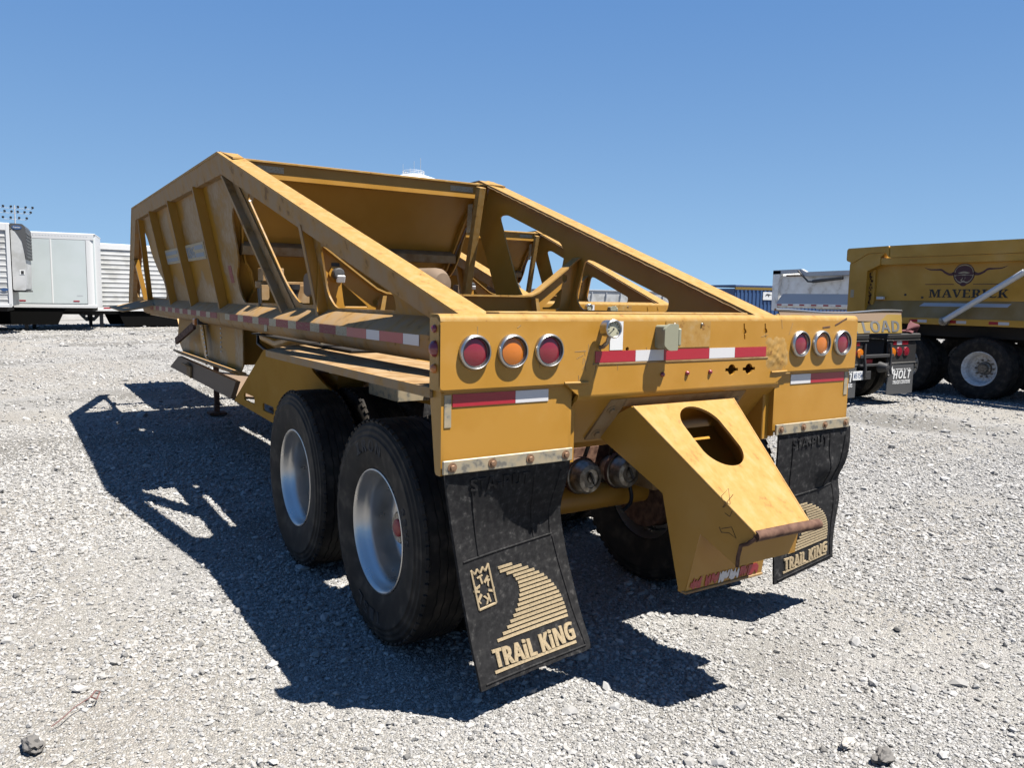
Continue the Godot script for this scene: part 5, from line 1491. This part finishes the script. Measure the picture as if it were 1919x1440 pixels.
func black_tractor() -> void:
	var t := thing("tractor_unit", "black truck chassis with an oversize load banner across its rear frame", "truck", Vector3(9.12, 0, -4.9))
	# local: x = 0 the middle, rear face at z = 0, front to -z
	var X := Vector3(1, 0, 0)
	for s in [-1.0, 1.0]:
		a_bar("frame_rail", Vector3(.42 * s, .92, -.1), Vector3(.42 * s, .92, -6.0), .09, .26, M.dark_steel, t)
		var fl := group_part("mud_flap", t)
		var fx: float = .70 if s > 0 else -.88
		a_box("flap_sheet", Vector3(fx, .41, .02), Vector3(.74, .50, .012), M.charcoal, fl, .002)
		a_box("flap_bar", Vector3(fx + .02 * s, .672, .02), Vector3(.82, .018, .03), M.chrome, fl, .004)
		a_text("lettering", "HOLT", "Droid Sans", fr(Vector3(fx - .21, .41, .027), X, Vector3.UP), .48, .14, .003, M.label_white, fl, .18)
		a_text("lettering", "TRUCK CENTERS", "Droid Sans", fr(Vector3(fx - .22, .325, .027), X, Vector3.UP), .50, .06, .003, M.label_white, fl, .1)
		var star := Mb.new()
		var sp := PackedVector2Array()
		for k in 10:
			var a := PI / 2 + TAU * k / 10.0
			sp.append(Vector2(cos(a), sin(a)) * (.085 if k % 2 == 0 else .034))
		star.prism(sp, fr(Vector3(fx - .25, .545, .027), X, Vector3.UP), 0, .003)
		for q in [[-.15, .05], [.08, .13], [.155, .20], [.225, .27]]:
			star.box(Vector3(fx + (q[0] + q[1]) / 2, .568, .028), Vector3(q[1] - q[0], .012, .003), Basis(), .0005)
		obj("star_emblem", star, M.label_white, fl)
		a_box("light_panel", Vector3(.72 * s, .84, .0), Vector3(.80, .33, .03), M.black, t)
		for q in [[.62, .86, "red_lens"], [.82, .86, "red_lens"], [.44, .85, "amber_lens"]]:
			a_lathe("tail_lamp", [Vector2(.075, 0), Vector2(.07, .02), Vector2(0, .028)], Transform3D(Basis(), Vector3(q[0] * s, q[1], .016)), M[q[2]], t, 24)
		for q in [[.50, .10, "tape_red"], [.62, .16, "tape_white"], [.78, .18, "tape_red"]]:
			a_box("reflective_tape", Vector3(q[0] * s, 1.0, .018), Vector3(q[1], .055, .004), M[q[2]], t, .001)
		a_box("fender", Vector3(.72 * s, 1.11, -.35), Vector3(.94, .09, .80), M.black, t, .02)
		a_box("fender_trim", Vector3(.72 * s, 1.045, .03), Vector3(.94, .014, .02), M.chrome, t, .003)
		a_tube("pull_bar", [Vector3(.34 * s, 1.0, .04), Vector3(.36 * s, .80, .05), Vector3(.33 * s, .62, .06), Vector3(.36 * s, .50, .07), Vector3(.30 * s, .47, .05)], .022, M.dark_steel, t, 8)
		for z in [-.95, -2.28]:
			wheel(t, Vector3(.98 * s, .52, z), s, M.aluminium)
			wheel(t, Vector3(.65 * s, .52, z), -s, M.aluminium, false)
			a_lathe("brake_drum", [Vector2(0, -.1), Vector2(.2, -.1), Vector2(.2, .1), Vector2(0, .1)], axis(Vector3(.62 * s, .52, z), X), M.rust, t, 20)
	for z in [-.95, -2.28]: a_tube("axle", [Vector3(-.9, .52, z), Vector3(.9, .52, z)], .08, M.dark_steel, t, 12)
	a_box("cross_member", Vector3(0, .80, .02), Vector3(.90, .05, .06), M.dark_steel, t)
	a_box("cross_member", Vector3(0, .66, .02), Vector3(.90, .035, .06), M.dark_steel, t)
	a_box("reflective_tape", Vector3(-.38, .72, .0), Vector3(.22, .06, .02), M.tape_white, t, .001)
	a_box("reflective_tape", Vector3(-.18, .72, .0), Vector3(.20, .06, .02), M.tape_red, t, .001)
	var np := a_box("number_plate", Vector3(-.48, .505, .04), Vector3(.27, .14, .006), M.label_white, t, .002)
	a_text("plate_lettering", "W51SW", "Droid Sans Mono", fr(Vector3(-.59, .465, .0435), X, Vector3.UP), .22, .085, .002, M.blue_box, np)
	a_box("plate_holder", Vector3(-.24, .50, .03), Vector3(.20, .13, .02), M.dark_steel, t)
	a_lathe("pintle_hook", [Vector2(0, 0), Vector2(.09, 0), Vector2(.07, .08), Vector2(.05, .14), Vector2(0, .15)], Transform3D(Basis(), Vector3(.10, .62, .03)), M.dark_steel, t, 16)
	a_box("air_valve", Vector3(-.46, .93, -.06), Vector3(.12, .10, .12), M.steel, t, .02)
	# banner board leaning on the rear frame, and the rag beside it
	var bg := group_part("banner", t)
	var rows := []
	for j in 7:
		var line := []
		for i in 25:
			var u := i / 24.0; var v := j / 6.0
			line.append(Vector3(lerpf(-2.3, lerpf(.62, .80, v), u), lerpf(1.165, 1.44 + .02 * cos(u * 7.0), v), .05 - .16 * v + .02 * sin(u * 8.0) * v))
		rows.append(line)
	var bb := Mb.new()
	bb.grid(rows)
	var rows2 := []
	for rr in rows:
		var line := []
		for p in rr: line.append(p - Vector3(0, .002, .008))
		rows2.append(line)
	bb.grid(rows2)
	obj("banner_sheet", bb, M.banner_yellow, bg)
	var wr := Mb.new()
	write(wr, "OVERSIZE LOAD", "Droid Sans", func(u, v, d):
		var y: float = .04 + .64 * v
		return Vector3(lerpf(-2.25, lerpf(.55, .66, v), u), lerpf(1.165, 1.44, y) + .01 * sin(u * 9.0), .053 - .16 * y + .02 * sin(u * 8.0) * y + d * .004))
	obj("banner_lettering", wr, M.charcoal, bg)
	var top := []
	for k in 13:
		var u := k / 12.0
		top.append(Vector3(lerpf(-2.32, .84, u), 1.495 + .025 * cos(u * 7.0), -.12))
	a_tube("banner_rail", top, .022, M.chrome, bg, 10)
	var gl := Mb.new()
	gl.hexa([Vector3(-2.25, 1.36, -.055), Vector3(.76, 1.35, -.05), Vector3(.83, 1.50, -.115), Vector3(-2.25, 1.50, -.115), Vector3(-2.25, 1.36, -.063), Vector3(.76, 1.35, -.058), Vector3(.83, 1.50, -.123), Vector3(-2.25, 1.50, -.123)])
	obj("banner_hem", gl, M.box_brown, bg)
	var rag := Mb.new()
	var rr2 := []
	for j in 9:
		var line := []
		for i in 13:
			var u := i / 12.0; var v := j / 8.0
			var hgt := .20 * pow(u, 1.8) * v + .02
			line.append(Vector3(.72 + .50 * u, 1.155 + hgt + .016 * sin(u * 11.0 + v * 7.0), .0 + .05 * sin(v * 6.0 + u * 5.0) - .12 * v))
		rr2.append(line)
	rag.grid(rr2)
	obj("rag", rag, M.red_rag, t)
	a_lathe("fifth_wheel", [Vector2(0, 0), Vector2(.45, 0), Vector2(.45, .06), Vector2(0, .06)], Transform3D(Basis(Vector3(1, 0, 0), Vector3(0, 0, -1), Vector3(0, 1, 0)), Vector3(0, 1.08, -1.6)), M.dark_steel, t, 28)

func white_dump_body() -> void:
	var t := thing("white_dump_truck", "scraped white dump body with a black cylinder under its rail, left of the yellow truck", "dump truck", Vector3(20.0, 0, -15.8))
	var S := Transform3D(Basis(Vector3(0, 0, 1), Vector3.UP, Vector3(-1, 0, 0)), Vector3.ZERO)
	a_box("side_sheet", Vector3(.12, 2.2, 3.0), Vector3(.03, .70, 5.8), M.white_scraped, t)
	a_box("far_side", Vector3(2.4, 2.0, 3.0), Vector3(.08, 1.2, 5.9), M.white_scraped, t)
	a_box("bed_floor", Vector3(1.2, 1.5, 3.0), Vector3(2.3, .1, 5.9), M.white_scraped, t)
	a_box("tailgate", Vector3(1.2, 2.1, .06), Vector3(2.4, 1.2, .08), M.white_scraped, t)
	a_prism("corner_post", rnd(P([0, 1.35, .22, 1.35, .26, 2.42, .32, 2.56, .32, 2.72, .0, 2.72]), .03, 3), S, -.14, .03, M.white_scraped, t)
	a_prism("top_rail", P([.0, 2.60, 1.05, 2.63, 1.30, 2.52, 5.9, 2.56, 5.9, 2.70, 2.6, 2.68, 1.35, 2.66, 1.15, 2.76, .0, 2.74]), S, -.12, .03, M.grey_panel, t)
	a_box("rusty_seam", Vector3(.06, 2.55, 2.6), Vector3(.05, .05, 4.2), M.rust, t)
	a_tube("hinge_bar", [Vector3(-.05, 2.70, 1.05), Vector3(-.05, 2.52, 1.25), Vector3(-.05, 2.34, 1.45), Vector3(-.05, 2.33, 1.65)], .03, M.dark_steel, t, 8)
	a_tube("ram", [Vector3(-.06, 2.34, 1.65), Vector3(-.06, 2.45, 2.75)], .055, M.dark_steel, t, 12)
	var lo := Mb.new()
	lo.hexa([Vector3(.10, 1.93, .35), Vector3(.10, 1.93, 5.9), Vector3(-.05, 1.60, 5.9), Vector3(-.05, 1.60, .20), Vector3(.12, 1.91, .35), Vector3(.12, 1.91, 5.9), Vector3(-.03, 1.58, 5.9), Vector3(-.03, 1.58, .20)])
	obj("sloped_sheet", lo, M.grey_panel, t)
	a_box("rail", Vector3(-.03, 1.555, 3.1), Vector3(.05, .085, 5.8), M.white_scraped, t)
	for k in 12:
		a_box("reflective_tape", Vector3(-.057, 1.555, .35 + .46 * k), Vector3(.003, .05, .2), M.tape_red, t, .001)
	a_box("chassis", Vector3(1.2, 1.15, 3.0), Vector3(1.0, .3, 6.0), M.undercarriage, t)
	for z in [1.2, 2.55, 3.9]:
		wheel(t, Vector3(.2, .53, z), -1.0, M.aluminium)
		wheel(t, Vector3(2.3, .53, z), 1.0, M.aluminium)
	# shipping container behind it
	var c := thing("shipping_container", "blue corrugated shipping container with a white sign, behind the white dump body", "container", Vector3(30.2, 0, -24.5), -.21)
	var b := Mb.new()
	var x := -1.9
	while x < 10.0:
		b.prism(PackedVector2Array([Vector2(x, 0), Vector2(x + .07, 0), Vector2(x + .11, .04), Vector2(x + .20, .04), Vector2(x + .24, 0), Vector2(x + .24, -.02), Vector2(x, -.02)]), Transform3D(Basis(Vector3(1, 0, 0), Vector3(0, 0, 1), Vector3(0, 1, 0)), Vector3.ZERO), .15, 2.25)
		x += .24
	b.box(Vector3(4.1, 1.2, -1.25), Vector3(12, 2.2, 2.38), Basis(), .02)
	obj("walls", b, M.blue_box, c)
	a_box("stripe", Vector3(4.1, 2.31, .0), Vector3(12, .13, .09), M.banner_yellow, c)
	a_box("roof_edge", Vector3(4.1, 2.44, -1.25), Vector3(12.05, .10, 2.6), M.blue_box, c, .01)
	a_box("sign", Vector3(.25, 1.95, .06), Vector3(.95, .40, .02), M.label_white, c)
	a_prism("sign_print", curve(P([-.1, 1.94, .0, 2.06, .18, 2.05, .34, 1.98, .2, 2.0, .12, 1.90, .05, 1.98])), Transform3D(), .071, .073, M.charcoal, c)
	# pale flat vehicle seen through the truss
	var v := thing("covered_trailer", "low white trailer with grey roof edge, glimpsed through the opening in the right truss", "trailer", Vector3(30.0, 0, -37.0), -.3)
	a_box("body", Vector3(0, 1.35, -1.3), Vector3(9, 1.7, 2.5), M.white_body, v, .05)
	a_box("roof_edge", Vector3(0, 2.22, -1.3), Vector3(9.1, .08, 2.6), M.grey_panel, v)
	for k in 9: a_box("post", Vector3(-4 + k, 1.9, .0), Vector3(.06, .4, .06), M.grey_panel, v)
	for k in 4:
		var wb := group_part("wheel", v, Transform3D(Basis(), Vector3(-3.4 + 1.2 * (k % 2), .52, -.2 - 2.2 * (k / 2))))
		put("tyre", tyre_mesh(), M.tread, wb)
		put("rim", rim_mesh(true), M.white_wheel, wb)


func _ready() -> void:
	# camera, sky, sun, exposure
	var cam := Camera3D.new()
	cam.name = "camera"
	cam.position = Vector3(-2.5033, 1.6181, 2.4702)
	cam.rotation = Vector3(-0.1092, -0.5713, 0.0171)
	cam.fov = 52.34
	cam.near = 0.05
	cam.far = 2500.0
	add_child(cam)
	var sky_mat := ProceduralSkyMaterial.new()
	sky_mat.sky_top_color = lin(0.034, 0.093, 0.230)
	sky_mat.sky_horizon_color = lin(0.148, 0.245, 0.352)
	sky_mat.sky_curve = 0.15
	sky_mat.ground_horizon_color = lin(0.26, 0.27, 0.28)
	sky_mat.ground_bottom_color = lin(0.22, 0.21, 0.20)
	sky_mat.sun_angle_max = 1.0
	var env := Environment.new()
	env.background_mode = Environment.BG_SKY
	env.sky = Sky.new()
	env.sky.sky_material = sky_mat
	env.ambient_light_source = Environment.AMBIENT_SOURCE_SKY
	env.tonemap_mode = Environment.TONE_MAPPER_LINEAR
	env.tonemap_exposure = 3.2
	env.sdfgi_enabled = true
	env.ssao_enabled = true
	env.ssil_enabled = true
	var we := WorldEnvironment.new()
	we.name = "world_environment"
	we.environment = env
	add_child(we)
	var sun := DirectionalLight3D.new()
	sun.name = "sun"
	sun.light_energy = 1.6
	sun.light_color = Color(1.0, 0.975, 0.935)
	sun.light_angular_distance = 0.5
	sun.shadow_enabled = true
	sun.look_at_from_position(Vector3.ZERO, Vector3(-0.275, -1.0, -0.355))
	add_child(sun)

	make_materials()
	dust_sheen_panel()
	make_ground()

	var near := dump_trailer("near yellow bottom dump trailer, its rear plate, mud flaps and wheels filling the foreground")
	var far: Node3D = near.duplicate()
	far.name = numbered("bottom_dump_trailer")
	far.set_meta("label", "second yellow bottom dump trailer, parked beyond and mostly hidden by the near one")
	add_child(far)
	far.position = Vector3(3.24, 0.03, -4.228)
	far.rotation.y = -0.057

	yellow_dump_truck()
	black_tractor()
	white_dump_body()
	left_row()
	loose_things()
